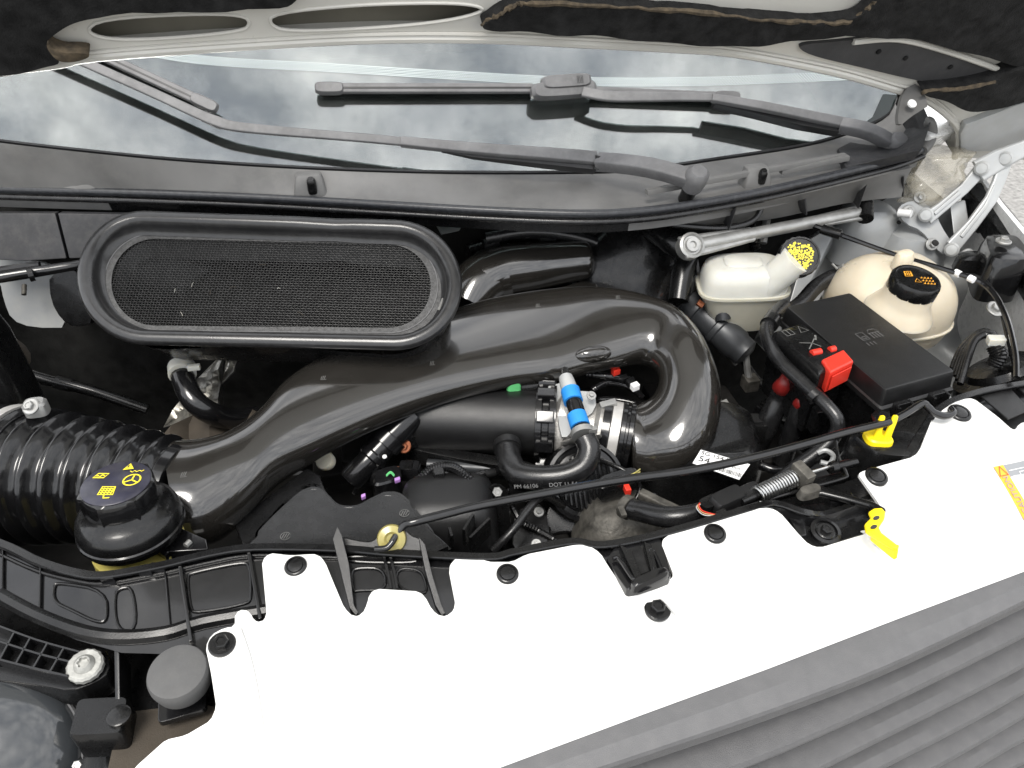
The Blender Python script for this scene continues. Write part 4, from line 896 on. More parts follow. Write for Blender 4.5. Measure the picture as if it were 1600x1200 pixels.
link([(1488, 386, d0), (1520, 350, d0-.006), (1548, 312, d0-.012), (1560, 285, d0-.015), (1572, 250, d0-.018)], [24, 20, 20, 20, 22])
for q in ([(1460, 334, d0-.007), (1500, 300, d0-.013)], [(1502, 370, d0-.007), (1540, 322, d0-.014), (1555, 290, d0-.018)]):
    P = [D(*p) for p in q]; make('pressed_rib', G().strip(P, .007, .004, vd), K_['hinge'], t, bev=.001)
link([(1528, 268, d0-.018), (1560, 250, d0-.022), (1600, 232, d0-.03), (1680, 200, d0-.05)], [36, 34, 26, 26], .008, 'upper_arm')
for x, y, dz in ((1447, 336, d0-.004), (1487, 390, d0-.004), (1534, 263, d0-.024), (1571, 248, d0-.028)):
    make('rivet', G().lathe(D(x, y, dz), -ray(x, y).normalized(), [(.0125, -.004), (.0125, .002), (.009, .0045), (.0085, .004), (0, .005)], 24), K_['hinge'], t)
for x, y in ((1437, 308), (1420, 330), (1456, 382)):
    c = D(x, y, d0+.01); bolt(c, vd, .0065, K_['zinc'], t)
make('guide_tube', G().tube([D(1404, 332, d0+.004), D(1424, 334, d0-.01)], .007, 14), K_['white'], t)
make('support_post', G().loft([[D(x, y, d0+.02+k) for x, y in ((1484, 318), (1508, 312), (1514, 350), (1490, 368))] for k in (0, .05)]), K_['hinge'], t, bev=.003)
g = G(); pt(g, [(1500, 400, -.02, 4), (1512, 392, -.01, 4), (1522, 398, -.02, 4)], 8); make('hook', g, K_['hinge'], t)
# ================================================================ strut bar
t = thing('strut_bar', 'galvanised strut bar bolted across below the cowl', 'strut bar', H(1200, 370, 0))
a, b = H(1082, 384, .06), H(1345, 332, .05)
P = [lerp(a, b, k/6) for k in range(7)]
make('bar', G().tube(P, .0105, 14), K_['zinc'], t)
q = (b-a).normalized()
g = G().strip([a-q*.02, a+q*.03, a+q*.12], [.04, .036, .026], .008, V((0, -.6, .8))); make('flat_end', g, K_['zinc'], t, bev=.002)
g = G().strip([b-q*.10, b-q*.04, b+q*.0], [.022, .026, .03], .008, V((0, -.6, .8))); make('flat_end', g, K_['zinc'], t, bev=.002)
make('bush', G().lathe(a-q*.004, V((0, -.75, .66)), [(.021, -.012), (.021, .008), (.017, .010), (.015, .007), (.012, .007), (.011, .012), (.006, .012), (.005, .008), (0, .008)], 28), K_['zinc'], t)
make('end_bush', G().tube([H(1352, 318, .06), H(1352, 342, .045)], .014, 14), K_['gloss2'], t)
# bracket and booster at the left of it
g = G(); pt(g, [(1020, 352, .04, 22), (1050, 375, .035, 22), (1072, 400, .02, 18), (1066, 430, .0, 17), (1060, 470, -.03, 16)], 10)
tag(make('strut_bracket', g, K_['gloss2'], ang=70), 'black bent bracket holding the left end of the strut bar', 'bracket')
t = thing('brake_booster', 'black domed brake booster in shadow behind the duct bend', 'brake booster', H(990, 470, -.2))
c = H(1000, 430, -.04); ax = V((-.1, -.8, .5)).normalized()
make('dome', G().lathe(c, ax, [(.12, -.06), (.122, -.04), (.118, -.03), (.112, -.028), (.105, -.005), (.085, .010), (.05, .016), (0, .018)], 48), K_['gloss2'], t)
g = G(); pt(g, [(1200, 330, .05, 6), (1196, 355, .03, 6), (1192, 380, .01, 6)], 8); tag(make('brake_pipe', g, K_['zinc']), 'steel brake pipe rising behind the strut bar', 'pipe')
g = G(); pt(g, [(1170, 345, .03, 8), (1175, 365, .02, 8), (1180, 390, .0, 8)], 10, 10, mod=lambda i: 1.1 if i % 2 else .9); tag(make('pipe_conduit', g, K_['gloss2']), 'ribbed black conduit beside the steel brake pipe', 'conduit')
# ================================================================ brake fluid reservoir
t = thing('brake_reservoir', 'milky white brake fluid reservoir with yellow-printed black cap', 'reservoir', H(1160, 500, -.1))
c = H(1160, 446, -.015); u = V((PX(c, 68), -.012, 0)); v = V((.012, .045, 0))
make('lower_half', G().stack(c, u, v, UPV, [(-.075, .5, .5, .12, 0, 3), (-.072, .66, .68, .1, 0, 3.2), (-.05, .78, .8, .06, 0, 3.4), (-.02, .9, .9, .0, 0, 3.6), (-.002, .98, .97, 0, 0, 3.8), (-.002, 1.05, 1.05, 0, 0, 3.8), (.003, 1.05, 1.05, 0, 0, 3.8), (.003, .9, .9, 0, 0, 3.8)], 44), K_['nylon2'], t, ang=50)
up = make('upper_half', G().stack(c, u, v, UPV, [(.002, .98, .97, 0, 0, 3.8), (.022, .97, .96, 0, 0, 3.6), (.037, .9, .88, -.02, 0, 3.4), (.043, .78, .74, -.05, 0, 3.2), (.046, .6, .55, -.08, 0, 3), (.046, .2, .2, -.1, 0, 3)], 44), K_['nylon'], t, ang=50)
make('top_ridge', G().stack(c+UPV*.044-u*.1, u*.45, v*.5, UPV*.006, [(-1, 1, 1), (.6, .95, .9), (1, .8, .75)]), K_['nylon'], up)
cc = H(1250, 400, .055); nb = H(1196, 446, -.005); d = (cc-nb).normalized()
make('filler_neck', G().tube([nb-d*.02, lerp(nb, cc, .4), lerp(nb, cc, .9)], [.027, .026, .026], 24), K_['nylon'], t)
axc = (d*.35+(CAM-cc).normalized()*.9).normalized()
cap = make('cap', G().lathe(cc, axc, [(.026, -.030), (.0315, -.028), (.033, -.006), (.031, .001), (.0285, .001), (.028, -.001), (0, -.001)], 40, mod=lambda j, k: 1+.018*(1 if int(j*40) % 2 else -1)*(k in (1, 2))), K_['gloss2'], t)
u_, v_, n_ = frame(axc, RT); g = G()
for i in range(-8, 9):
    for j in range(-8, 9):
        if i*i+j*j < 64 and rnd.random() < .8:
            x, y = i*.0029+rnd.uniform(-.001, .001), j*.0029+rnd.uniform(-.001, .001); r = rnd.uniform(.0012, .0025); k0 = rnd.uniform(0, 6)
            g.add([cc+u_*(x+r*rnd.uniform(.6, 1.2)*math.cos(k0+m_*1.05))+v_*(y+r*rnd.uniform(.6, 1.2)*math.sin(k0+m_*1.05))+n_*-.0004 for m_ in range(6)], [tuple(range(6))])
tag(make('worn_print', g, K_['print_y'], cap, flat=True), kind='stuff')
# master cylinder below
t = thing('master_cylinder', 'dark ribbed master cylinder lying below the brake reservoir', 'cylinder', H(1140, 540, -.2))
a, b = H(1072, 470, -.06), H(1165, 552, -.11); d = (b-a).normalized(); l = (b-a).length; R = PX(a, 25)
mc = M('cylinder_anodised', (.035, .037, .04), .4, .3, var=.2)
make('barrel', G().lathe(a, d, [(R*.7, 0), (R*.95, .004), (R, .02), (R*1.05, .022), (R*1.05, .03), (R*.95, .032), (R*.95, l*.5), (R*1.08, l*.52), (R*1.08, l*.58), (R*1.0, l*.6), (R*1.0, l*.85), (R*.9, l*.88), (R*.9, l), (R*.5, l+.006)], 28), mc, t)
make('bleed_nut', G().tube([H(1098, 478, -.035), H(1090, 472, -.03)], .006, 8), K_['copper'], t)
make('port', G().tube([H(1130, 500, -.06), H(1130, 500, -.06)+V((.0, .02, .03))], .013, 14), mc, t)
make('end_union', G().box(H(1172, 598, -.16), V((.012, 0, 0)), V((0, .012, 0)), V((0, 0, .012))), K_['dirty'], t, bev=.002)
make('union_pipe', G().tube([b, H(1168, 580, -.14), H(1172, 598, -.16)], .006, 8), K_['zinc'], t)
# ================================================================ coolant tank
t = thing('coolant_tank', 'amber-tinted coolant expansion tank with a black screw cap', 'coolant tank', H(1400, 540, -.12))
c = H(1386, 478, -.045); Rx = PX(c, 97)
rings = []
for i in range(25):
    ph = -math.pi/2+math.pi*i/24; z = math.sin(ph); r = max(.02, math.cos(ph))**.8; rg = []
    for j in range(48):
        a = 2*math.pi*j/48; k = 1.0/(abs(math.cos(a))**2.7+abs(math.sin(a))**2.7)**(1/2.7)*.965
        rg.append(c+V((Rx*r*math.cos(a)*k, .088*r*math.sin(a)*k, .088*math.copysign(abs(z)**.9, z))))
    rings.append(rg)
tk = make('tank_body', G().loft(rings), K_['amber'], t)
make('seam', G().tube([c+V((kk*Rx*math.cos(a), kk*.088*math.sin(a), -.012)) for a, kk in ((2*math.pi*j/48, .97/(abs(math.cos(2*math.pi*j/48))**2.7+abs(math.sin(2*math.pi*j/48))**2.7)**(1/2.7)) for j in range(48))], .003, 6, True), K_['amber'], t)
cc = H(1432, 436, .062); ax = V((.06, -.12, 1)).normalized()
make('neck', G().lathe(cc-ax*.034, ax, [(.052, -.03), (.042, -.012), (.037, -.002), (.036, .02)], 36), K_['amber'], t)
cap = make('cap', G().lathe(cc-ax*.016, ax, [(.035, -.006), (.0365, -.004), (.0365, .014), (.034, .018), (.031, .018), (.03, .016), (0, .016)], 48, mod=lambda j, k: 1+.007*(1 if int(j*48) % 4 < 2 else -1)*(k in (1, 2))), K_['gloss2'], t)
u_, v_, n_ = frame(ax, RT); tc_ = cc+n_*.0005; g = G()
ribbon(g, [(-.016, .004), (-.004, .006), (-.003, .018), (-.014, .016)], .0014, tc_, u_, v_, n_, .0006, True)
for k in range(4): ribbon(g, [(-.014+k*.003, .007), (-.0135+k*.003, .015)], .0014, tc_, u_, v_, n_, .0006)
ribbon(g, [(-.006, -.009), (.0, .0), (.004, -.009)], .0011, tc_, u_, v_, n_, .0006, True)
for k in range(4):
    for j in range(3): ribbon(g, [(.006+k*.005, -.012+j*.007), (.009+k*.005, -.012+j*.007), (.0095+k*.005, -.0085+j*.007)], .0013, tc_, u_, v_, n_, .0006)
make('printed_symbols', g, K_['orange'], cap, flat=True)
make('vent_knob', G().stack(H(1412, 405, .055), V((.018, .004, 0)), V((0, .014, 0)), UPV*.014, [(-1, 1, 1, 0, 0, 2.4), (.3, .95, .95, 0, 0, 2.4), (.85, .75, .7, 0, 0, 2.4), (1, .4, .4, 0, 0, 2.4)], 24), K_['amber'], t)
t = thing('overflow_hose', 'short black hose clipped to the coolant tank side', 'hose', H(1290, 450, -.06))
g = G(); pt(g, [(1324, 426, -.005, 11), (1300, 432, -.01, 11), (1275, 448, -.02, 12), (1250, 475, -.03, 12), (1225, 490, -.04, 12)], 14); make('hose', g, K_['rubber'], t)
g = G(); pt(g, [(1316, 427, -.006, 13.5), (1310, 429, -.008, 13.5)], 16, 3); cl = make('spring_clamp', g, K_['zinc'], t)
for k in (-1, 1): make('clamp_ear', G().tube([H(1312+k*4, 420, .008), H(1308+k*8, 412, .016)], .002, 6), K_['zinc'], cl)
# ================================================================ fuse box
t = thing('fuse_box', 'large black fuse box with a grained sloping-edged lid', 'fuse box', H(1370, 620, -.2))
q = [H(x, y, .012) for x, y in ((1228, 478), (1328, 456), (1494, 580), (1384, 610))]
cz = sum(q, V())/4
def inset(k, dz): return [cz+(p-cz)*k+UPV*dz for p in q]
def rq(pl, n=2): return [V(p) for p in chaikin([tuple(p) for p in [lerp(pl[i], pl[(i+1) % 4], f) for i in range(4) for f in (0, .06, .94)]], 2)]
ld = make('lid', G().loft([rq(inset(1.06, -.035)), rq(inset(1.06, -.028)), rq(inset(1.02, -.026)), rq(inset(1.0, -.006)), rq(inset(.985, -.001)), rq(inset(.955, 0))]), K_['matte'], t, ang=30, wn=True)
make('box_body', G().loft([rq(inset(.9, -.2)), rq(inset(.98, -.06)), rq(inset(1.0, -.036))]), K_['gloss2'], t, ang=40)
lu = (q[2]-q[1]).normalized(); lw = (q[0]-q[1]).normalized()
for f, e in ((.3, 0), (.75, 0)):
    c = lerp(q[2], q[3], f if f < .5 else .8)*1.0 + (q[2]-q[1]).normalized()*.012-UPV*.03
    lt = make('latch', G().box(c, lw*.012, lu*.004, UPV*.012), K_['gloss2'], t, bev=.001)
    for s in (-1, 1): make('latch_post', G().box(c+lw*.012*s+lu*.004, lw*.002, lu*.006, UPV*.012), K_['gloss2'], lt, bev=.0005)
mk = cz - lw*.0 + UPV*.0007; uu = -lw; vv = UPV.cross(uu)
g = G()
for sq in ([(-.012, -.008), (.0, -.008), (.0, .010), (-.012, .010)], [(-.009, -.005), (-.003, -.005), (-.003, .0), (-.009, .0)]): ribbon(g, sq, .001, mk, uu, vv, UPV, .0006, True)
for k in range(4): ribbon(g, [(.008+k*.005, -.009), (.008+k*.005, .004)], .0012, mk, uu, vv, UPV, .0006)
ribbon(g, [(.006, .004), (.026, .004), (.022, .012), (.012, .012)], .001, mk, uu, vv, UPV, .0006, True)
for k in range(3): ribbon(g, [(-.012+k*.006, -.014), (-.012+k*.006, -.022)], .001, mk, uu, vv, UPV, .0006)
make('moulded_symbol', g, K_['inkgrey'], ld, flat=True)
# jump terminal box with red cover
t = thing('jump_terminal_box', 'black terminal box with a red flip cover beside the fuse box', 'terminal box', H(1270, 600, -.15))
q2 = [H(x, y, .016) for x, y in ((1207, 516), (1252, 503), (1330, 560), (1282, 584))]; cz2 = sum(q2, V())/4
def in2(k, dz): return [cz2+(p-cz2)*k+UPV*dz for p in q2]
bx = make('box', G().loft([rq(in2(.92, -.11)), rq(in2(1.0, -.05)), rq(in2(1.0, -.012)), rq(in2(.97, -.003)), rq(in2(.9, 0))]), K_['gloss2'], t, ang=40)
u_ = (q2[1]-q2[0]).normalized(); v_ = UPV.cross(u_); g = G(); c0 = lerp(q2[0], q2[1], .5)+(q2[2]-q2[1])*.16+UPV*.0006
ribbon(g, [(.006, -.007), (.013, .008), (.020, -.007)], .0012, c0, u_, v_, UPV, .0005, True)
ribbon(g, [(-.018, -.006), (-.004, -.006), (-.004, .007), (-.018, .007)], .001, c0, u_, v_, UPV, .0005, True)
ribbon(g, [(-.011, -.006), (-.011, .007)], .001, c0, u_, v_, UPV, .0005)
c1 = c0+(q2[2]-q2[1])*.34
ribbon(g, [(-.012, -.010), (.016, .010)], .0016, c1, u_, v_, UPV, .0005); ribbon(g, [(-.014, .008), (.002, .0), (.008, -.012)], .0014, c1, u_, v_, UPV, .0005)
ribbon(g, [(.012, .004), (.02, .014)], .003, c1, u_, v_, UPV, .0005)
make('printed_symbols', g, K_['inkpale'], bx, flat=True)
rt = [H(x, y, .020) for x, y in ((1284, 562), (1318, 546), (1334, 564), (1298, 582))]; rz_ = sum(rt, V())/4
rc = make('red_cover', G().loft([[rz_+(p-rz_)*k-UPV*z for p in rt] for k, z in ((1.0, .036), (1.03, .012), (1.02, .002), (.95, -.001))]), K_['red'], t, bev=.002)
make('front_rib', G().box(lerp(rt[3], rt[2], .5)-UPV*.018+(rt[3]-rt[0]).normalized()*.003, (rt[2]-rt[3])*.42, (rt[3]-rt[0])*.03, UPV*.012), K_['red'], rc, bev=.001)
for s in (0, 1): make('hinge_lug', G().tube([H(1268+s*28, 552-s*5, .017), H(1282+s*22, 549-s*4, .017)], .005, 12), K_['red'], rc)
make('pull_tab', G().loft([[H(x, y, -.035), H(x, y, -.035)+V((0, .006, 0)), H(x+dx, y+dy, -.038)+V((0, .006, 0)), H(x+dx, y+dy, -.038)] for x, y, dx, dy in ((1299, 596, 4, -1), (1298, 607, 5, 0), (1300, 610, 4, -6), (1310, 607, -1, -5), (1313, 603, -5, -1), (1314, 592, -4, 1))]), K_['red'], rc)
# power cables with red boots
for i, (q, lab) in enumerate((([(1226, 600, -.05, 15), (1218, 620, -.08, 16), (1200, 660, -.12, 18), (1180, 700, -.18, 18)], 'thick black battery cable with a red boot, left of its pair'), ([(1252, 628, -.06, 12), (1244, 655, -.09, 14), (1232, 690, -.14, 15), (1222, 720, -.18, 15)], 'thick black battery cable with a red boot, right of its pair'))):
    t = thing('battery_cable', lab, 'cable', H(q[-1][0], q[-1][1], -.2), 'battery cables with red boots')
    g = G(); pt(g, q, 16); make('cable', g, K_['rubber'], t)
    a = q[0]; g = G(); pt(g, [(a[0]+4, a[1]-14, a[2]+.015, a[3]*.5), (a[0], a[1], a[2]+.004, a[3]*.9), (a[0]-3, a[1]+6, a[2]-.012, a[3]*1.06)], 16, 4); make('boot', g, M('dark_red_boot', (.2, .012, .01), .4), t)
bolt(H(1225, 648, -.11), V((0, -.5, .8)), .006, K_['zinc'], thing('earth_stud', 'small zinc stud between the two battery cables', 'stud', H(1225, 660, -.12)))
# long coolant hose over the bay
t = thing('coolant_hose', 'long black coolant hose bending down in front of the fuse box', 'hose', H(1280, 700, -.15))
g = G(); pt(g, [(1225, 478, -.01, 11), (1208, 494, -.005, 11), (1198, 520, -.005, 11), (1214, 558, -.005, 11), (1256, 600, -.01, 11), (1290, 632, -.015, 11), (1308, 656, -.025, 11), (1304, 680, -.045, 11), (1280, 705, -.065, 12), (1240, 735, -.09, 13), (1190, 775, -.12, 13)], 16); make('hose', g, K_['rubber'], t)
g = G(); pt(g, [(1207, 500, -.003, 14), (1201, 508, -.003, 14)], 16, 3); make('clip', g, K_['gloss2'], t)
g = G(); pt(g, [(1268, 615, -.01, 13.5), (1276, 622, -.012, 13.5)], 16, 3); make('joint_band', g, K_['gloss2'], t)
make('clip_foot', G().box(H(1278, 655, -.06), V((.01, 0, 0)), V((0, .008, 0)), V((0, 0, .02))), K_['gloss2'], t, bev=.002)
# bonnet cable across the inner wing
t = thing('release_cable', 'thin black bonnet release cable crossing the pale inner wing', 'cable', H(1420, 400, .0))
g = G(); pt(g, [(1250, 345, .05, 4), (1316, 368, .05, 4), (1400, 398, .045, 3.6), (1480, 422, .04, 4), (1540, 446, .035, 4.5), (1570, 490, .03, 4.5), (1586, 550, .02, 4.5), (1588, 590, .01, 4.5)], 8); make('cable', g, K_['gloss'], t)
g = G(); pt(g, [(1285, 358, .052, 8), (1300, 363, .052, 8), (1314, 367, .052, 8)], 12, 4); make('sheath_end', g, K_['gloss2'], t)
for x, y in ((1496, 427), (1518, 436)): make('tape_band', G().tube([H(x-4, y-2, .039), H(x+4, y+2, .039)], .0055, 10), K_['paper'], t)
# right rear lamp shell and loom
t = thing('lamp_shell', 'round black back shell of the right headlamp by the wing', 'headlamp', H(1580, 590, -.12))
make('shell', G().lathe(H(1568, 590, -.06), V((-.35, .5, .8)), [(.075, -.05), (.075, -.005), (.068, .008), (.05, .012), (.045, .022), (.02, .026), (0, .026)], 40), K_['gloss2'], t)
make('side_box', G().stack(H(1560, 415, .0), V((.035, -.01, 0)), V((.03, .05, 0)), UPV*.04, [(-1, 1, 1), (.5, .95, .95), (.9, .85, .8), (1, .6, .6)]), K_['gloss'], t)
bolt(H(1568, 377, .05), UPV, .007, K_['zinc'], t)
make('foot_block', G().stack(H(1516, 408, -.0), V((.026, -.006, 0)), V((.01, .016, 0)), UPV*.014, [(-1, 1, 1), (.7, .9, .9), (1, .6, .6)]), K_['gloss2'], t)
t = thing('lamp_loom', 'bundle of black wires with a pale clip above the lamp shell', 'wiring', H(1540, 560, -.08))
for k in range(5):
    g = G(); pt(g, [(1500-k*3, 600-k*6, -.05, 5), (1512-k*2, 560-k*4, -.03, 6), (1525+k*3, 530-k*3, -.015, 6), (1550+k*2, 522+k*4, -.01, 6), (1562+k*3, 545+k*3, -.02, 6)], 10); make('wire_bundle', g, K_['rubber'], t)
make('pale_clip', G().box(H(1556, 532, .005), V((.012, -.003, 0)), V((.003, .007, 0)), V((0, 0, .006))), K_['nylon'], t, bev=.002)
g = G(); pt(g, [(1552, 540, -.005, 11), (1560, 556, -.015, 12), (1552, 572, -.03, 12)], 14, 10, mod=lambda i: 1.08 if i % 2 else .93); make('corrugated_sleeve', g, K_['gloss2'], t)
g = G(); pt(g, [(1540, 440, .0, 3.5), (1560, 470, -.005, 3.5), (1575, 530, -.01, 3.5), (1590, 590, -.02, 3.5)], 8); tag(make('wing_wire', g, K_['gloss2']), 'thin dark wire running down beside the release cable', 'wire')
bolt(H(1555, 483, .0), V((0, -.4, .9)), .008, K_['zinc'], thing('wing_bolt', 'zinc flange bolt on the inner wing beside the cable', 'bolt', H(1555, 490, -.01)))
# ================================================================ slam panel support (black) and white cover
YT = [(-200, 800), (0, 850), (130, 925), (300, 890), (420, 866), (620, 866), (840, 862), (1130, 805), (1290, 770), (1400, 700), (1500, 628), (1600, 600), (1800, 570)]
YG = [(-200, 1500), (300, 1380), (780, 1200), (1200, 1045), (1600, 893), (1800, 815)]
def hc(x, y):
    yt, yg = pw(YT, x), pw(YG, x); v = max(0, (y-yt)/(yg-yt)); return -.075*v**1.4
lip = [(-140, 800, .0), (0, 848, .0), (60, 876, .0), (120, 894, .0), (165, 897, .0), (250, 882, .0), (330, 863, .0), (400, 854, .0), (530, 856, .0), (620, 863, .0), (760, 869, .0), (800, 862, .0), (860, 850, .0), (900, 845, .0), (945, 850, .0), (1040, 831, .0), (1180, 791, .0), (1215, 786, -.005), (1260, 800, -.01), (1300, 800, -.02), (1390, 760, -.02), (1420, 708, -.008), (1442, 672, -.002), (1470, 636, .0), (1520, 614, .0), (1600, 598, .0), (1760, 575, .0)]
t = thing('slam_panel', 'glossy black moulded front support with ribs and pockets', 'front panel', H(300, 950, -.1))
lp = cr(lip, 5)
g = G(); g.strip([H(a, b, c)-UPV*.001 for a, b, c in lp], .0095, .0034, UPV); g.loft([[H(a, b, c)+V((0, .003, 0)), H(a, b, c)+V((0, .004, -.09))] for a, b, c in lp], cyc=False)
make('top_lip', g, K_['gloss2'], t)
def hb(x, y):
    yt = pw([(a, b) for a, b, c in lip], x); return -.010-(.00016+.0006*min(1, max(0, (x-1080)/120)))*max(0, y-yt-4)
low = [(1760, 720), (1600, 760), (1450, 800), (1290, 900), (1060, 960), (900, 960), (720, 1000), (550, 1000), (430, 1010), (345, 1020), (260, 1022), (190, 1020), (120, 1000), (60, 975), (0, 940), (-140, 880)]
make('face', G().sheet([(a, b+3) for a, b, c in lp]+low, lambda x, y: H(x, y, hb(x, y)), V((0, .003, -.004)), 34), K_['gloss'], t, ang=60)
def bump_line(pl, r=.0016, closed=True, dz=.001, name='pocket_rim'):
    P = [H(x, y, hb(x, y)+dz) for x, y in (chaikin(pl, 2) if closed else cr(pl, 4))]; return make(name, G().tube(P, r, 8, closed), K_['gloss2'], t)
for pl in ([(84, 915), (92, 910), (165, 922), (168, 970), (150, 972), (110, 952), (84, 940)], [(292, 900), (300, 895), (380, 878), (391, 884), (393, 935), (384, 944), (305, 958), (297, 950)], [(178, 928), (190, 918), (208, 918), (214, 985), (182, 985)],
           [(548, 895), (558, 887), (600, 888), (604, 922), (560, 922), (552, 925)], [(618, 888), (655, 890), (664, 905), (668, 930), (622, 921)], [(540, 868), (650, 872), (650, 880), (540, 878)]):
    bump_line(pl)
bump_line([(0, 930), (60, 962), (130, 988), (190, 996), (260, 990), (320, 972), (420, 955)], .008, False, .0, 'fold')
bump_line([(0, 866), (60, 893), (120, 908), (165, 912), (250, 897), (330, 879), (400, 868), (530, 872)], .0022, False, .001, 'step')
for a, b in (((283, 888), (300, 1005)), ((390, 866), (408, 970)), ((258, 892), (266, 985)), ((64, 880), (62, 960)), ((5, 850), (4, 930))):
    P = [H(lerp(a[0], b[0], k/4), lerp(a[1], b[1], k/4), hb(lerp(a[0], b[0], k/4), lerp(a[1], b[1], k/4))+.002) for k in range(5)]
    make('rib', G().strip(P, .0045 if a[0] in (283, 390) else .002, .012 if a[0] in (283, 390) else .003, UPV), K_['gloss'], t, bev=.0008)
for x, y in ((228, 893), (248, 888), (170, 905)): make('notch_block', G().box(H(x, y, hb(x, y)+.004), V((.007, -.001, 0)), V((0, .004, 0)), V((0, 0, .006))), K_['gloss'], t, bev=.001)
# tall fins either side of the prop rod socket
for pl in ([(527, 822), (534, 836), (545, 880), (553, 945), (560, 957), (556, 962), (546, 950), (534, 900), (520, 842)], [(654, 838), (664, 850), (676, 900), (690, 945), (696, 958), (690, 962), (680, 945), (664, 890)]):
    def fh(x, y): return .022-.0003*max(0, y-820)
    make('fin', G().sheet(pl, lambda x, y: H(x, y, fh(x, y)), V((0, 0, -.06)), 0), K_['matte'], t, bev=.0006)
make('socket_wall', G().sheet(chaikin([(530, 838), (560, 846), (584, 848), (596, 828), (612, 820), (630, 824), (642, 838), (658, 842), (664, 872), (600, 868), (536, 864)], 2), lambda x, y: H(x, y, .012-(y-820)*.0004), V((0, .006, -.005)), 0), K_['matte'], t, bev=.0015)
for x in (603, 613): make('rib', G().strip([H(x-4, 868, hb(x, 868)+.004), H(x+3, 895, hb(x, 895)+.004), H(x+8, 922, hb(x, 922)+.004)], .003, .008, UPV), K_['gloss'], t)
# right pocket panels
for pl in ([(1532, 618), (1580, 607), (1610, 640), (1575, 655)], [(1590, 604), (1660, 592), (1690, 622), (1625, 640)]):
    P = [H(x, y, -.006) for x, y in pl]; make('pocket_panel', G().prism(P, UPV*-.003), K_['matte'], t, bev=.002)
# notch clip in the middle of the cover
c = t
make('notch_tray', G().sheet(chaikin([(938, 858), (1030, 836), (1036, 852), (1050, 898), (1044, 904), (985, 922), (976, 918)], 1), lambda x, y: H(x, y, -.004), V((0, 0, -.02)), 0), K_['gloss'], t, bev=.003)
for pl in ([(968, 850), (996, 912), (1004, 908), (988, 860)], [(1006, 846), (1018, 896), (1028, 893), (1018, 850)]):
    make('notch_slot', G().sheet(pl, lambda x, y: H(x, y, .003), V((0, 0, -.008)), 0), K_['gloss2'], t, bev=.001)
make('notch_step', G().tube([H(x, y, .001) for x, y in chaikin([(958, 873), (966, 870), (985, 900), (992, 908), (1018, 900), (1022, 890), (1012, 860), (1020, 858), (1034, 890)], 2, False)], .0022, 8), K_['gloss'], t)
make('slot_floor', G().sheet([(978, 858), (1000, 852), (1014, 892), (1000, 898)], lambda x, y: H(x, y, -.002), V((0, 0, -.01)), 0), K_['felt'], t)
make('end_foot', G().stack(H(1015, 905, -.0), V((.022, .006, 0)), V((-.002, .006, 0)), UPV*.006, [(-1, 1, 1), (.6, .95, .9), (1, .8, .7)]), K_['gloss'], t)

# white cover
out_ = [(190, 1230), (212, 1198), (259, 1156), (290, 1149), (329, 1126), (338, 1105), (330, 1053), (321, 1011), (330, 992), (350, 981), (367, 979), (367, 958), (381, 951), (392, 958), (396, 969), (408, 973), (417, 962), (409, 876), (421, 864), (455, 868), (480, 866), (497, 866), (508, 878), (521, 910), (538, 950), (552, 964), (566, 960), (574, 943), (577, 928), (588, 920), (654, 924), (664, 932), (675, 953), (689, 964), (704, 960), (712, 946), (701, 890), (706, 877), (718, 870), (748, 871), (762, 878), (800, 878), (823, 866), (900, 851), (920, 852), (938, 864), (950, 884), (976, 922), (984, 925), (1050, 904), (1052, 897), (1033, 848), (1040, 838), (1110, 815), (1180, 795), (1203, 793), (1219, 801), (1250, 837), (1264, 851), (1281, 856), (1353, 834), (1386, 807), (1372, 785), (1341, 741), (1346, 737), (1379, 727), (1427, 714), (1437, 704), (1456, 655), (1472, 638), (1485, 631), (1511, 622), (1522, 623), (1534, 632), (1560, 652), (1580, 670), (1587, 672), (1592, 662), (1620, 655), (1760, 640), (1760, 832), (1600, 893), (1400, 968), (1200, 1045), (1000, 1118), (780, 1200), (560, 1282), (300, 1360), (190, 1290)]
def cover_pt(x, y): return H(x, y, hc(x, y))
pl = []
for i in range(len(out_)):                       # light corner rounding keeps the tabs' own shapes
    a, b, c2 = out_[i-1], out_[i], out_[(i+1) % len(out_)]
    la, lb = math.dist(a, b), math.dist(b, c2); r = min(5, la*.35, lb*.35)
    pl += [tuple(lerp(q, p, r/l) for p, q in zip(a, b)) for l in (la,)] + [tuple(lerp(q, p, r/l) for p, q in zip(c2, b)) for l in (lb,)]
t = thing('radiator_cover', 'white plastic radiator cover with scalloped tabs along the front', 'cover', H(800, 1000, -.08))
make('panel', G().sheet(pl, cover_pt, V((0, .001, -.004)), 26), K_['cover'], t, bev=.0022, seg=3, ang=60)
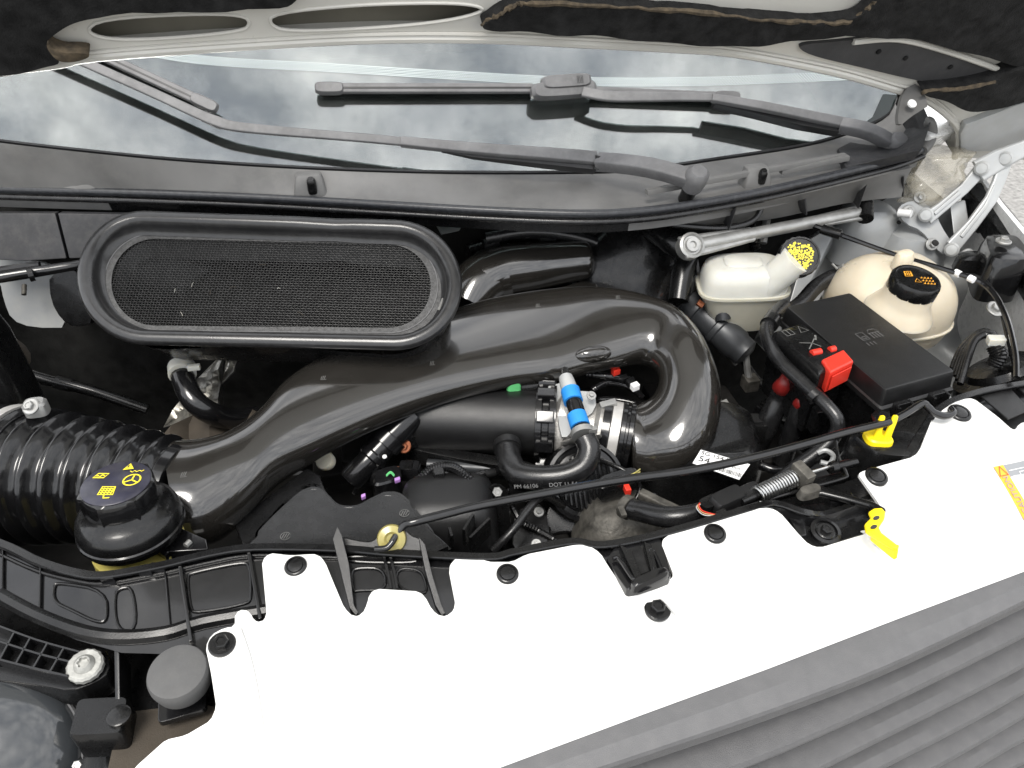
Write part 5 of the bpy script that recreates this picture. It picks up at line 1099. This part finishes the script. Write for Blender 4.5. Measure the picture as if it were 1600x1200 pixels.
# pressed lip of the left flank and crease
P = [cover_pt(x, y)+UPV*.001 for x, y in cr([(372, 985), (388, 1030), (400, 1080), (412, 1150), (420, 1180)], 5)]
make('flank_crease', G().tube(P, [.004-.003*k/(len(P)-1) for k in range(len(P))], 8), K_['cover'], t)
P = [cover_pt(x, y)+UPV*-.001 for x, y in cr([(580, 1206), (640, 1180), (705, 1167)], 5)]
make('lower_crease', G().tube(P, [.0035*math.sin(math.pi*(k+.3)/len(P))+.0004 for k in range(len(P))], 8), K_['cover'], t)
for x, y, ang_ in ((1035, 938, 0), (1360, 842, 1)):
    c = cover_pt(x, y); make('moulded_wedge', G().prism([c+V((-.006, .012, -.003)), c+V((.004, .012, -.003)), c+V((.008, -.022, -.003))], UPV*.005), K_['cover'], t, bev=.001)
NV = V((0, -.16, 1)).normalized()
for x, y in ((462, 885), (793, 897), (1117, 834), (1369, 745), (1499, 646)):
    pin(cover_pt(x, y), (NV+V((rnd.uniform(-.08, .08), 0, 0))).normalized(), PX(cover_pt(x, y), 17.5), K_['gloss2'], t)
for x, y in ((347, 1007), (1027, 952)):
    c = cover_pt(x, y); bolt(c, (NV+V((.05, .05, 0))).normalized(), PX(c, 12), K_['gloss2'], t)
# warning label at the right
q = [cover_pt(x, y)+UPV*.0006 for x, y in ((1552, 731), (1640, 712), (1700, 790), (1600, 815))]
lab = make('warning_label', G().prism(q, UPV*.0004), K_['greyp'], t, flat=True)
def lq(a, b): return lerp(lerp(q[0], q[1], a), lerp(q[3], q[2], a), b)+UPV*.0009
make('orange_band', G().prism([lq(.0, .0), lq(.16, .0), lq(.16, 1), lq(0, 1)], UPV*.0002), K_['orange'], lab, flat=True)
u = (q[1]-q[0]).normalized(); n = u.cross(q[0]-q[3]).normalized(); n = n if n.z > 0 else -n; v = n.cross(u)
text('CAUTION', lq(.08, .55)+n*.0008, (lq(.08, .2)-lq(.08, .8)).normalized(), n.cross((lq(.08, .2)-lq(.08, .8)).normalized()), .011, K_['greyp'], lab)
g = G()
ribbon(g, [(-.006, -.006), (.0, .006), (.006, -.006)], .0018, lq(.08, .1)+n*.0004, u, v, n, .0004, True); make('warning_triangle', g, K_['red'], lab, flat=True)
g = G()
for bb in (.12, .38, .66):
    ribbon(g, [(-.0, .0), (.05, .0)], .0008, lq(.2, bb), u, v, n, .0004)
    ribbon(g, [(.006, -.004), (.014, -.004), (.014, -.010), (.006, -.010)], .001, lq(.28, bb), u, v, n, .0004, True); ribbon(g, [(.018, -.003), (.020, -.009)], .001, lq(.28, bb), u, v, n, .0004)
make('label_lines', g, K_['paper'], lab, flat=True)

# ================================================================ rubber stop
t = thing('bump_stop', 'grey rubber bonnet bump stop on a black screw base', 'bump stop', H(277, 1090, -.08))
c = H(277, 1050, -.015); ax = V((.02, -.12, 1)).normalized(); R = PX(c, 47)
make('rubber_pad', G().lathe(c, ax, [(R*.7, -.026), (R*.92, -.022), (R*1.0, -.008), (R*.985, -.002), (R*.93, .002), (R*.8, .0032), (0, .004)], 44), K_['stop'], t)
make('stem', G().lathe(c-ax*.06, ax, [(R*.55, 0), (R*.55, .01), (R*.42, .012), (R*.42, .036)], 28), K_['gloss'], t)
make('base_plate', G().stack(H(286, 1096, -.062), V((.022, .003, 0)), V((-.002, .018, 0)), UPV*.004, [(-1, 1, 1, 0, 0, 9), (1, 1, 1, 0, 0, 9)]), K_['gloss'], t, bev=.001)
# lower dark shelf and foam below the stop
g = G().sheet([(-140, 900), (0, 945), (60, 972), (130, 995), (260, 1005), (345, 1000), (360, 1130), (280, 1180), (200, 1240), (-140, 1240)], lambda x, y: H(x, y, -.085-.02*(x < 200)), V((0, 0, -.02)), 40)
t = thing('front_shelf', 'black plastic shelf under the bump stop and headlamp arm', 'shelf', H(200, 1100, -.14)); make('shelf', g, K_['gloss2'], t)
g = G().sheet(chaikin([(200, 1112), (240, 1108), (330, 1095), (345, 1130), (290, 1160), (200, 1240), (160, 1240), (180, 1150)], 1), lambda x, y: H(x, y, -.078), V((0, 0, -.01)), 20); make('foam_strip', g, K_['foam'], t)
make('upright', G().loft([[H(x, 1035, -.03), H(x+40, 1040, -.03), H(x+38, 1120, -.05), H(x+6, 1118, -.05)] for x in (175, 182)] and [[H(178, 1005, -.03), H(186, 1005, -.03), H(188, 1115, -.055), H(180, 1115, -.055)], [p-UPV*.04 for p in (H(178, 1005, -.03), H(186, 1005, -.03), H(188, 1115, -.055), H(180, 1115, -.055))]]), K_['gloss'], t, bev=.001)
make('block', G().stack(H(165, 1135, -.07), V((.025, -.004, 0)), V((0, .02, 0)), UPV*.02, [(-1, 1, 1, 0, 0, 8), (.8, 1, 1, 0, 0, 8), (1, .92, .92, 0, 0, 8)]), K_['gloss2'], t)
make('disc', G().lathe(H(187, 1120, -.05), UPV, [(.011, 0), (.011, .003), (.009, .004), (0, .0035)], 24), K_['gloss2'], t)
# ================================================================ headlamp corner
t = thing('headlamp', 'left headlamp with a grey lens and a ribbed black mounting arm', 'headlamp', H(60, 1120, -.2))
arm = [(-140, 930), (0, 978), (60, 1002), (120, 1012), (150, 1010), (170, 1018), (172, 1050), (150, 1066), (110, 1080), (70, 1072), (0, 1062), (-140, 1060)]
make('mounting_arm', G().sheet(chaikin(arm, 1), lambda x, y: H(x, y, -.045), V((0, 0, -.03)), 0), K_['gloss2'], t, bev=.002)
rows = [[(-20, 975), (60, 1005), (128, 1024)], [(-20, 1000), (60, 1026), (115, 1040)], [(-20, 1030), (50, 1048), (110, 1062)]]
for r in rows: make('grid_rib', G().strip([H(x, y, -.040) for x, y in cr(r, 4)], .003, .014, UPV), K_['gloss'], t, bev=.0006)
for x in (10, 35, 62, 88):
    P = [H(x+16, pw([(-20, 978), (60, 1006), (128, 1024)], x+16), -.040), H(x-6, pw([(-20, 1030), (50, 1048), (110, 1062)], x-6), -.040)]
    make('grid_rib', G().strip(P, .003, .014, UPV), K_['gloss'], t, bev=.0006)
c = H(133, 1040, -.036); n = V((.05, -.15, 1)).normalized()
sw = make('torx_screw', G().lathe(c, n, [(PX(c, 27), -.004), (PX(c, 27), .001), (PX(c, 24), .003), (PX(c, 16), .003), (PX(c, 15), .005), (PX(c, 10), .008), (PX(c, 8), .008), (PX(c, 7), .005), (0, .005)], 32, mod=lambda j, k: 1+(.02*math.cos(j*2*math.pi*16) if k < 3 else (.14*math.cos(j*2*math.pi*6) if k >= 6 else 0))), M('dull_zinc', (.33, .33, .31), .5, .4, var=.3, vscale=90, bump=.4, bscale=300), t)
cl_ = H(-20, 1200, -.10); Rl = PX(cl_, 150)
def dome(R0, zz, cx=cl_): return [(R0*math.cos(k*.157), zz*math.sin(k*.157)) for k in range(0, 11)]
axl = V((.1, -.55, .83)).normalized()
make('lens', G().lathe(cl_, axl, dome(Rl*.92, .035), 56), K_['lens'], t)
make('bezel', G().lathe(cl_, axl, [(Rl*.9, -.01), (Rl*.93, .004), (Rl*.99, .008), (Rl*1.03, .002), (Rl*1.05, -.012), (Rl*1.0, -.06)], 56), K_['gloss2'], t)
make('bezel_ring', G().lathe(cl_, axl, [(Rl*.905, .006), (Rl*.93, .0085), (Rl*.945, .006)], 56), K_['wiper'], t)
for x, y in ((5, 1078), (122, 1195)): bolt(H(x, y, -.075), axl, .0045, K_['zinc'], t, 'adjuster', False)
# ================================================================ grille
t = thing('grille', 'dark grey plastic grille with broad curved horizontal bars', 'grille', H(1400, 1120, -.5))
nose = cr([(380, 1392, -.083), (560, 1330, -.083), (780, 1251, -.083), (1040, 1164, -.083), (1215, 1104, -.083), (1390, 1037, -.083), (1600, 938, -.083), (1760, 856, -.083), (1940, 756, -.083)], 5)
edge = cr([(380, 1340, -.075), (560, 1282, -.075), (780, 1200, -.075), (1000, 1118, -.075), (1200, 1045, -.075), (1400, 968, -.075), (1600, 893, -.075), (1760, 832, -.075), (1940, 752, -.075)], 5)
NP = [H(*p) for p in nose]; EP = [H(*p) for p in edge]
m_ = min(len(NP), len(EP))
rr = []
for i in range(m_):
    a, b = EP[i], NP[i]; o_ = (b-a).normalized(); o_.z = 0; o_.normalize()
    rr.append([a-o_*.012+UPV*-.004, a+UPV*-.001, lerp(a, b, .5)+UPV*.0015, b+UPV*.0, b+o_*.002-UPV*.004, b+o_*.001-UPV*.020, b-o_*.030-UPV*.024, a-o_*.012-UPV*.02])
make('top_bar', G().loft(rr), K_['grille'], t, ang=12)
for k in range(7):
    rr = []
    for i in range(m_):
        a, b = EP[i], NP[i]; o_ = (b-a); o_.z = 0; o_.normalize(); c = b-UPV*(.070+.072*k)+o_*(.015+.013*k)
        rr.append([c-o_*.065+UPV*.006, c-o_*.02+UPV*.005, c-o_*.002+UPV*.002, c+o_*.001-UPV*.004, c-UPV*.010, c-o_*.006-UPV*.012, c-o_*.006-UPV*.015, c-o_*.003-UPV*.017, c-o_*.012-UPV*.020, c-o_*.06-UPV*.006])
    make('grille_bar', G().loft(rr), K_['grille'], t, ang=12)
g = G(); g.loft([[NP[i]+V((0, .055, -.02)), NP[i]+V((0, .055, -.5)), NP[i]+V((0, .065, -.5)), NP[i]+V((0, .065, -.02))] for i in range(m_)]); make('backing', g, K_['gloss2'], t)
# ================================================================ power steering reservoir
t = thing('steering_reservoir', 'black-topped fluid reservoir with a blue-grey cap and yellow symbols', 'reservoir', H(185, 880, -.16))
ax = V((.02, .06, 1)).normalized(); c = H(182, 757, .045)
R = PX(c, 55)
cap = make('cap', G().lathe(c, ax, [(R*.92, -.034), (R*.98, -.030), (R*1.0, -.006), (R*.985, .0), (R*.95, .0015), (0, .0015)], 60, mod=lambda j, k: 1+(.07*max(0, math.cos(j*2*math.pi*7+.4))**8 if k in (0, 1, 2, 3) else 0)), K_['gloss'], t)
disc = make('cap_disc', G().lathe(c, ax, [(R*.93, .0012), (R*.93, .0024), (R*.91, .003), (0, .003)], 48), K_['bluecap'], cap)
u, v, n = frame(ax, RT); ts = c+n*.0032; g = G()
def S(pts): return [(a*R, b*R) for a, b in pts]
def circ(cx, cy, r, k=24): return [(cx+r*math.cos(2*math.pi*i/k), cy+r*math.sin(2*math.pi*i/k)) for i in range(k)]
wd = R*.045
ribbon(g, S(circ(.42, .10, .23)), wd, ts, u, v, n, .0004, True)
for an in (90, 210, 330): ribbon(g, S([(.42, .10), (.42+.21*math.cos(rad(an)), .10+.21*math.sin(rad(an)))]), wd, ts, u, v, n, .0004)
ribbon(g, S([(.22, .48), (.30, .43), (.34, .50), (.42, .45), (.48, .51), (.55, .47), (.6, .53)]), wd*.7, ts, u, v, n, .0004)
tri = S([(-.02, .52), (.28, .58), (.10, .82)]); g.add([ts+u*a+v*b+n*.0004 for a, b in tri], [(0, 1, 2)])
ribbon(g, S([(-.72, .18), (-.42, .18), (-.34, .36), (-.64, .36)]), wd, ts, u, v, n, .0004, True); ribbon(g, S([(-.56, .18), (-.48, .36)]), wd*.8, ts, u, v, n, .0004)
ribbon(g, S([(-.68, .26), (-.58, .26)]), wd, ts, u, v, n, .0004); ribbon(g, S([(-.48, .28), (-.42, .28)]), wd, ts, u, v, n, .0004)
ribbon(g, S([(-.28, -.52), (.14, -.52), (.08, -.2), (-.28, -.2)]), wd, ts, u, v, n, .0004, True)
for k in range(3): ribbon(g, S([(-.26, -.28-k*.08), (.08, -.28-k*.08)]), wd*.9, ts, u, v, n, .0004)
for k in range(4): ribbon(g, S([(-.2+k*.09, -.24), (-.2+k*.09, -.5)]), wd*.8, ts, u, v, n, .0004)
ribbon(g, S([(-.1, -.54), (-.06, -.66), (.1, -.64)]), wd, ts, u, v, n, .0004)
make('printed_symbols', g, K_['print_y'], disc, flat=True)
g = G(); ribbon(g, S([(.09, .62), (.10, .72)]), wd*.8, ts, u, v, n, .0009); make('exclamation_mark', g, K_['bluecap'], disc, flat=True)
Rb = R*1.45
make('upper_shell', G().lathe(c, ax, [(Rb*.88, -.072), (Rb*.97, -.070), (Rb*1.0, -.064), (Rb*1.0, -.048), (Rb*.95, -.040), (Rb*.85, -.034), (Rb*.74, -.030), (Rb*.7, -.024)], 48), K_['gloss2'], t)
make('shell_seam', G().lathe(c-ax*.076, ax, [(Rb*.99, .012), (Rb*1.03, .014), (Rb*1.03, .018), (Rb*.99, .020)], 48), K_['gloss'], t)
make('lower_bowl', G().lathe(c-ax*.19, ax, [(Rb*.6, -.03), (Rb*.82, -.02), (Rb*.9, .03), (Rb*.9, .1)], 40), K_['fluid'], t)
br = make('bracket', G().sheet([(232, 850), (268, 818), (322, 842), (325, 858), (262, 862), (258, 870)], lambda x, y: H(x, y, -.035), V((0, 0, -.03)), 0), K_['gloss'], t, bev=.0015)
make('bracket_clip', G().tube([H(290, 853, -.033), H(297, 846, -.033)], .0035, 8), K_['zinc'], br)
# ================================================================ prop rod, clip, grommet
t = thing('prop_rod', 'long thin black prop rod lying across the bay', 'prop rod', H(1000, 760, -.02))
rod = [(612, 848, .004, 6), (630, 822, .016, 6), (650, 815, .02, 7), (700, 802, .02, 7), (760, 788, .02, 7), (900, 762, .02, 7), (984, 748, .02, 7), (1075, 736, .02, 7), (1173, 716, .02, 7), (1250, 696, .02, 7), (1320, 676, .02, 6.6), (1385, 660, .02, 6.6), (1412, 648, .022, 6), (1440, 631, .025, 6), (1450, 636, .022, 6), (1460, 645, .016, 6), (1476, 650, .012, 6), (1490, 645, .012, 5), (1486, 637, .012, 4)]
g = G(); pt(g, rod, 12, 6); make('rod', g, K_['gloss'], t)
c = H(612, 842, .006); ax = V((0, -.75, .66))
gr = thing('rod_grommet', 'amber rubber grommet holding the lower end of the prop rod', 'grommet', H(612, 860, -.01))
make('disc', G().lathe(c, ax, [(PX(c, 22), -.006), (PX(c, 23), .0), (PX(c, 21), .004), (PX(c, 12), .006), (PX(c, 8), .003), (0, .003)], 32), K_['grom'], gr)
g = G(); pt(g, [(586, 858, .010, 5), (604, 856, .012, 5), (614, 846, .016, 5)], 10); make('rod_foot', g, K_['gloss'], gr)
t = thing('rod_clip', 'yellow plastic clip gripping the prop rod on a black mount', 'clip', H(1375, 700, -.02))
c = H(1372, 684, -.004)
make('foot', G().stack(c, V((PX(c, 20), -.005, 0)), V((.003, .014, 0)), UPV*.004, [(-1, 1, 1, 0, 0, 3), (.5, .97, .95, 0, 0, 3), (1, .85, .8, 0, 0, 3)]), K_['yellow'], t)
for x, y, dx in ((1372, 684, -4), (1388, 684, 5)):
    a, b = H(x-3+dx, y+2, -.002), H(x+dx+2, y-30, .036); a = H(x-2, y, -.002); b = a+V((.005 if dx > 0 else .001, .005, .032))
    make('prong', G().strip([a, lerp(a, b, .35), lerp(a, b, .7), b], [.010, .009, .009, .006], .005, V((0, -1, .1))), K_['yellow'], t, bev=.0015)
g = G().stack(H(1392, 716, -.035), V((.045, -.012, 0)), V((-.006, .03, 0)), UPV*.028, [(-1, 1.05, 1.05), (.7, 1, 1), (.95, .92, .88), (1, .7, .7)])
tag(make('clip_mount', g, K_['gloss2']), 'black plastic mount block below the yellow rod clip', 'mount')
t = thing('rod_tab', 'small dark metal tab behind the yellow rod clip', 'tab', H(1380, 650, -.02)); make('tab', G().sheet([(1368, 652), (1378, 642), (1392, 646), (1388, 662), (1372, 664)], lambda x, y: H(x, y, -.01), V((0, .01, -.004)), 0), K_['gloss2'], t, bev=.001)
# ================================================================ latch
t = thing('bonnet_latch', 'black bonnet latch with a coil spring and release cable', 'latch', H(1240, 800, -.08))
a, b = H(1180, 775, -.012), H(1242, 746, -.01); d = (b-a).normalized(); l = (b-a).length; u, v, n = frame(d); P = []
for i in range(15*14+1):
    an = i/14*2*math.pi; P.append(a+d*l*i/(15*14)+(u*math.cos(an)+v*math.sin(an))*.0098)
make('spring', G().tube(P, .0015, 6), K_['silver'], t)
make('spring_rod', G().tube([a-d*.02, b+d*.02], .0045, 10), K_['gloss2'], t)
make('cable_end', G().tube([b, H(1300, 728, -.008)], .0022, 8), K_['silver'], t)
make('spring_stop', G().box(H(1252, 744, -.006), d*.007, u*.014, v*.014), K_['dirty'], t, bev=.002)
P = [H(x, y, -.012) for x, y in ((1304, 732), (1310, 729), (1320, 727), (1334, 724))]; make('cable_boot', G().tube([H(1298, 731, -.008), H(1306, 729, -.008), H(1309, 728, -.008), H(1322, 726, -.008), H(1338, 722, -.008)], [.007, .008, .005, .0065, .005], 14), K_['gloss2'], t)
g = G(); pt(g, [(1306, 690, .0, 3), (1310, 715, -.005, 3), (1322, 740, -.01, 3), (1316, 748, -.012, 3), (1250, 766, -.018, 3), (1150, 795, -.022, 3)], 8, 5); make('wire_frame', g, K_['gloss2'], t)
sw = make('switch_body', G().stack(H(1136, 784, -.02), d*.022, d.cross(UPV)*.012, UPV*.012, [(-1, 1, 1, 0, 0, 6), (.7, 1, 1, 0, 0, 6), (1, .88, .85, 0, 0, 6)]), K_['matte'], t)
make('switch_nose', G().stack(H(1166, 773, -.018), d*.018, d.cross(UPV)*.009, UPV*.009, [(-1, 1, 1, 0, 0, 6), (.8, 1, 1, 0, 0, 6), (1, .88, .85, 0, 0, 6)]), K_['matte'], sw)
make('switch_tail', G().stack(H(1108, 790, -.022), d*.014, d.cross(UPV)*.009, UPV*.008, [(-1, 1, 1), (1, .9, .9)]), K_['gloss2'], sw)
for k, m2 in enumerate(('red', 'copperwire', 'nylon')):
    g = G(); pt(g, [(1098, 785+k, -.016, .9), (1092-k*2, 788+k*2, -.014, .9), (1098, 798+k*3, -.012, .9), (1118, 804+k, -.012, .9)], 6, 5); make('wire', g, K_[m2], sw)
make('wire_plug', G().box(H(1128, 805, -.01), d*.006, d.cross(UPV)*.005, UPV*.005), K_['gloss2'], sw, bev=.001)
make('base_strip', G().strip([H(1150, 796, -.03), H(1220, 772, -.03), H(1290, 752, -.03), H(1318, 745, -.03)], .014, .01, UPV), K_['gloss2'], t, bev=.002)
plate = [(1225, 800), (1245, 790), (1290, 785), (1350, 785), (1380, 790), (1388, 806), (1352, 834), (1281, 857), (1268, 850), (1252, 838)]
make('latch_plate', G().sheet(plate, lambda x, y: H(x, y, -.022-.0001*(850-y)), V((0, 0, -.02)), 0), K_['gloss2'], t, bev=.002)
c = H(1290, 830, -.018); make('bolt_seat', G().lathe(c, NV, [(.017, -.006), (.017, .001), (.013, .002), (.0125, -.001), (0, -.001)], 28), K_['gloss2'], t); bolt(c, NV, .0062, K_['gloss2'], t)
make('latch_hook', G().strip([H(1262, 766, -.016), H(1285, 768, -.012), H(1320, 778, -.012), H(1362, 790, -.006), H(1378, 800, .0)], [.018, .014, .010, .010, .012], .008, UPV), K_['gloss2'], t, bev=.002)
make('hook_tab', G().stack(H(1265, 768, -.01), V((.016, .002, 0)), V((0, .008, 0)), UPV*.005, [(-1, 1, 1, 0, 0, 3), (1, .8, .8, 0, 0, 3)]), K_['dirty'], t)
make('floor_plate', G().sheet([(1160, 800), (1240, 775), (1330, 750), (1345, 745), (1384, 800), (1270, 850), (1215, 800)], lambda x, y: H(x, y, -.06), V((0, 0, -.02)), 0), K_['gloss2'], t)
for pl in ([(1240, 800), (1256, 812), (1262, 836), (1250, 838), (1232, 808)], [(1290, 772), (1330, 768), (1340, 782), (1300, 786)]):
    make('stiffener', G().sheet(pl, lambda x, y: H(x, y, -.02), V((0, 0, -.03)), 0), K_['gloss'], t, bev=.002)
t = thing('release_lever', 'bright yellow bonnet release lever hanging over the white cover', 'lever', H(1390, 860, -.02))
lv = [(1358, 799, .008), (1366, 794, .010), (1378, 793, .010), (1384, 800, .010), (1382, 812, .010), (1374, 824, .008), (1378, 832, .006), (1404, 852, .004), (1401, 858, .004), (1396, 856, .004), (1366, 838, .004), (1354, 830, .004), (1352, 818, .006), (1362, 808, .008)]
make('handle', G().sheet([(x, y) for x, y, h in lv], lambda x, y: H(x, y, .012-(y-790)*.00004), V((0, .001, -.005)), 0), K_['yellow'], t, bev=.0015)
make('handle_skirt', G().prism([H(1362, 836, .008), H(1402, 858, .007), H(1398, 875, -.006), H(1392, 872, -.006), H(1360, 845, -.004)], V((.001, .003, 0))), K_['yellow'], t, bev=.001)
make('handle_end', G().prism([H(1402, 857, .0085), H(1405, 852, .0085), H(1402, 872, -.005), H(1397, 875, -.006)], V((-.001, .002, 0))), K_['yellow'], t, bev=.0005)
for x, y in ((1369, 810), (1365, 824)):
    c = H(x, y, .0113); make('slot', G().stack(c+UPV*.0008, V((.0042, .0008, 0)), V((0, .0022, 0)), UPV*.0006, [(-1, 1, 1, 0, 0, 2), (1, 1, 1, 0, 0, 2)], 16), K_['ink'], t)
# ================================================================ smaller looms, pipes and brackets deeper in the bay
def loom(name, label, pts, mat='gloss', ridged=False, n=10, cat='wiring', bands=()):
    t = thing(name, label, cat, H(pts[-1][0], pts[-1][1], pts[-1][2]-.02))
    g = G(); pt(g, pts, n, 12 if ridged else 6, mod=(lambda i: 1.1 if i % 2 else .9) if ridged else None); make('sleeve', g, K_[mat], t)
    for k in bands:
        a, b = pts[k], pts[min(k+1, len(pts)-1)]; q = [tuple(lerp(x, y, f) for x, y in zip(a, b)) for f in (.35, .65)]
        g = G(); pt(g, [(x, y, h, r*1.18) for x, y, h, r in q], n, 2); make('tape_band', g, K_['matte'], t)
    return t
loom('injector_loom', 'black taped loom running under the plenum tube', [(600, 790, -.15, 6), (650, 800, -.14, 6), (700, 770, -.12, 6), (740, 745, -.12, 6), (790, 735, -.13, 6), (830, 742, -.14, 6)], 'gloss', True, bands=(1, 3))
loom('starter_cable', 'smooth black cable curving below the vent hose', [(770, 860, -.15, 7), (800, 830, -.13, 7), (830, 790, -.12, 7), (850, 775, -.13, 7), (880, 790, -.16, 7)], 'rubber')
loom('knock_sensor_lead', 'thin black lead looping beside the finned motor cover', [(940, 720, -.1, 4), (975, 735, -.1, 4), (1000, 760, -.12, 4), (985, 790, -.14, 4), (955, 800, -.16, 4)], 'gloss2')
loom('fan_cable', 'ribbed black cable passing below the battery cables', [(1130, 690, -.14, 7), (1170, 715, -.13, 7), (1215, 735, -.13, 7), (1270, 720, -.14, 7), (1330, 690, -.16, 7)], 'gloss', True, bands=(2,))
loom('earth_strap', 'flat black earth lead under the coolant hose', [(1160, 560, -.15, 6), (1180, 590, -.16, 6), (1210, 620, -.18, 6), (1230, 660, -.2, 6)], 'rubber')
loom('booster_hose', 'black vacuum hose arching behind the resonator', [(760, 372, .03, 10), (820, 362, .04, 10), (880, 366, .03, 10), (940, 385, .0, 10), (960, 420, -.03, 10)], 'rubber', cat='hose')
loom('bulkhead_loom', 'thick taped loom lying along the bulkhead behind the duct', [(730, 392, .0, 9), (800, 372, .0, 9), (930, 372, .01, 9), (1000, 360, .02, 9), (1060, 365, .02, 9)], 'gloss2', bands=(0, 1, 2))
loom('abs_pipe', 'bare steel brake pipe dropping beside the brake reservoir', [(1090, 430, -.02, 3.2), (1078, 455, -.05, 3.2), (1085, 500, -.1, 3.2), (1120, 530, -.14, 3.2), (1150, 570, -.18, 3.2)], 'zinc', cat='pipe')
loom('charge_pipe', 'dark rubber hose sinking below the fuse box corner', [(1340, 640, -.12, 13), (1300, 660, -.15, 14), (1250, 700, -.2, 14)], 'rubber', cat='hose', n=14)
loom('wing_loom', 'taped black loom along the left inner wing', [(-20, 560, -.12, 9), (60, 590, -.14, 9), (140, 610, -.16, 9), (230, 640, -.2, 9)], 'gloss2', bands=(0, 1))
t = thing('relay_block', 'small square black relay below the duct bend', 'relay', H(1165, 690, -.2))
c = H(1178, 668, -.13); make('case', G().stack(c, V((.018, -.004, 0)), V((.004, .016, 0)), UPV*.016, [(-1, 1, 1, 0, 0, 8), (.85, 1, 1, 0, 0, 8), (1, .9, .9, 0, 0, 8)]), K_['gloss2'], t)
make('lid_step', G().stack(c+UPV*.016, V((.011, -.002, 0)), V((.002, .010, 0)), UPV*.003, [(-1, 1, 1, 0, 0, 8), (1, .95, .95, 0, 0, 8)]), K_['matte'], t)
t = thing('fuel_rail', 'dark steel fuel rail under the plenum with three injector cups', 'fuel rail', H(720, 740, -.2))
a, b = H(668, 726, -.15), H(838, 738, -.15); make('rail', G().tube([a, b], .009, 14), mc, t)
for k in (.15, .5, .85):
    p = lerp(a, b, k); make('injector_cup', G().lathe(p+V((0, -.006, -.002)), V((0, -.7, -.6)), [(.011, 0), (.011, .018), (.009, .02), (.008, .034), (0, .035)], 18), K_['gloss2'], t)
t = thing('timing_cover_bolts', 'cast cover rib with small flange bolts under the prop rod', 'cover', H(820, 850, -.25))
make('rib_plate', G().sheet(chaikin([(800, 800), (850, 775), (862, 850), (835, 870), (800, 866)], 1), lambda x, y: H(x, y, -.16-(y-780)*.0003), V((0, .01, -.02)), 0), K_['gloss2'], t, bev=.003)
for x, y in ((812, 812), (842, 800), (838, 850)): bolt(H(x, y, -.158-(y-780)*.0003), V((0, -.4, .9)), .0042, K_['zinc'], t)
t = thing('latch_striker_hook', 'bent steel hook tab behind the coolant hose end', 'hook', H(1290, 720, -.1))
g = G(); pt(g, [(1278, 708, -.06, 4), (1290, 704, -.055, 4), (1302, 712, -.06, 4), (1296, 724, -.07, 4), (1282, 722, -.07, 4)], 8); make('hook', g, K_['hinge'], t)
t = thing('cowl_bracket', 'pale painted bracket end under the cowl beside the screen', 'bracket', H(705, 362, .02))
make('plate', G().sheet([(682, 352), (722, 352), (718, 360), (690, 366)], lambda x, y: H(x, y, .05), V((0, .01, -.006)), 0), K_['hinge'], t, bev=.001)
for k, (x, y, h, lab) in enumerate(((588, 742, -.15, 'black coil connector behind the purple-insert plug'), (640, 735, -.14, 'black coil connector under the plenum left end'), (812, 760, -.13, 'black sensor plug just above the prop rod'), (1015, 790, -.14, 'black plug on the alloy housing top'), (1195, 640, -.17, 'black plug between the relay and battery cables'))):
    t = thing('sensor_plug', lab, 'connector', H(x, y, h-.03), 'small black wiring plugs on the engine')
    c = H(x, y, h); q = V((.015, .004*(k-2), 0)); pq = V((-.003*(k-2), .011, 0))
    make('plug_body', G().stack(c, q, pq, UPV*.011, [(-1, 1, 1, 0, 0, 7), (.7, 1, 1, 0, 0, 7), (1, .88, .85, 0, 0, 7)]), K_['gloss'], t)
    make('lock_tab', G().box(c+UPV*.012, q*.35, pq*.7, UPV*.002), K_['gloss2'], t, bev=.0008)
    g = G(); pt(g, [(x-12, y+4, h-.005, 4.5), (x-26, y+14, h-.02, 4.5), (x-34, y+30, h-.04, 4.5)], 8, 8, mod=lambda i: 1.1 if i % 2 else .9); make('lead', g, K_['gloss'], t)
for o in bpy.data.objects:
    if 'base' in o: del o['base']
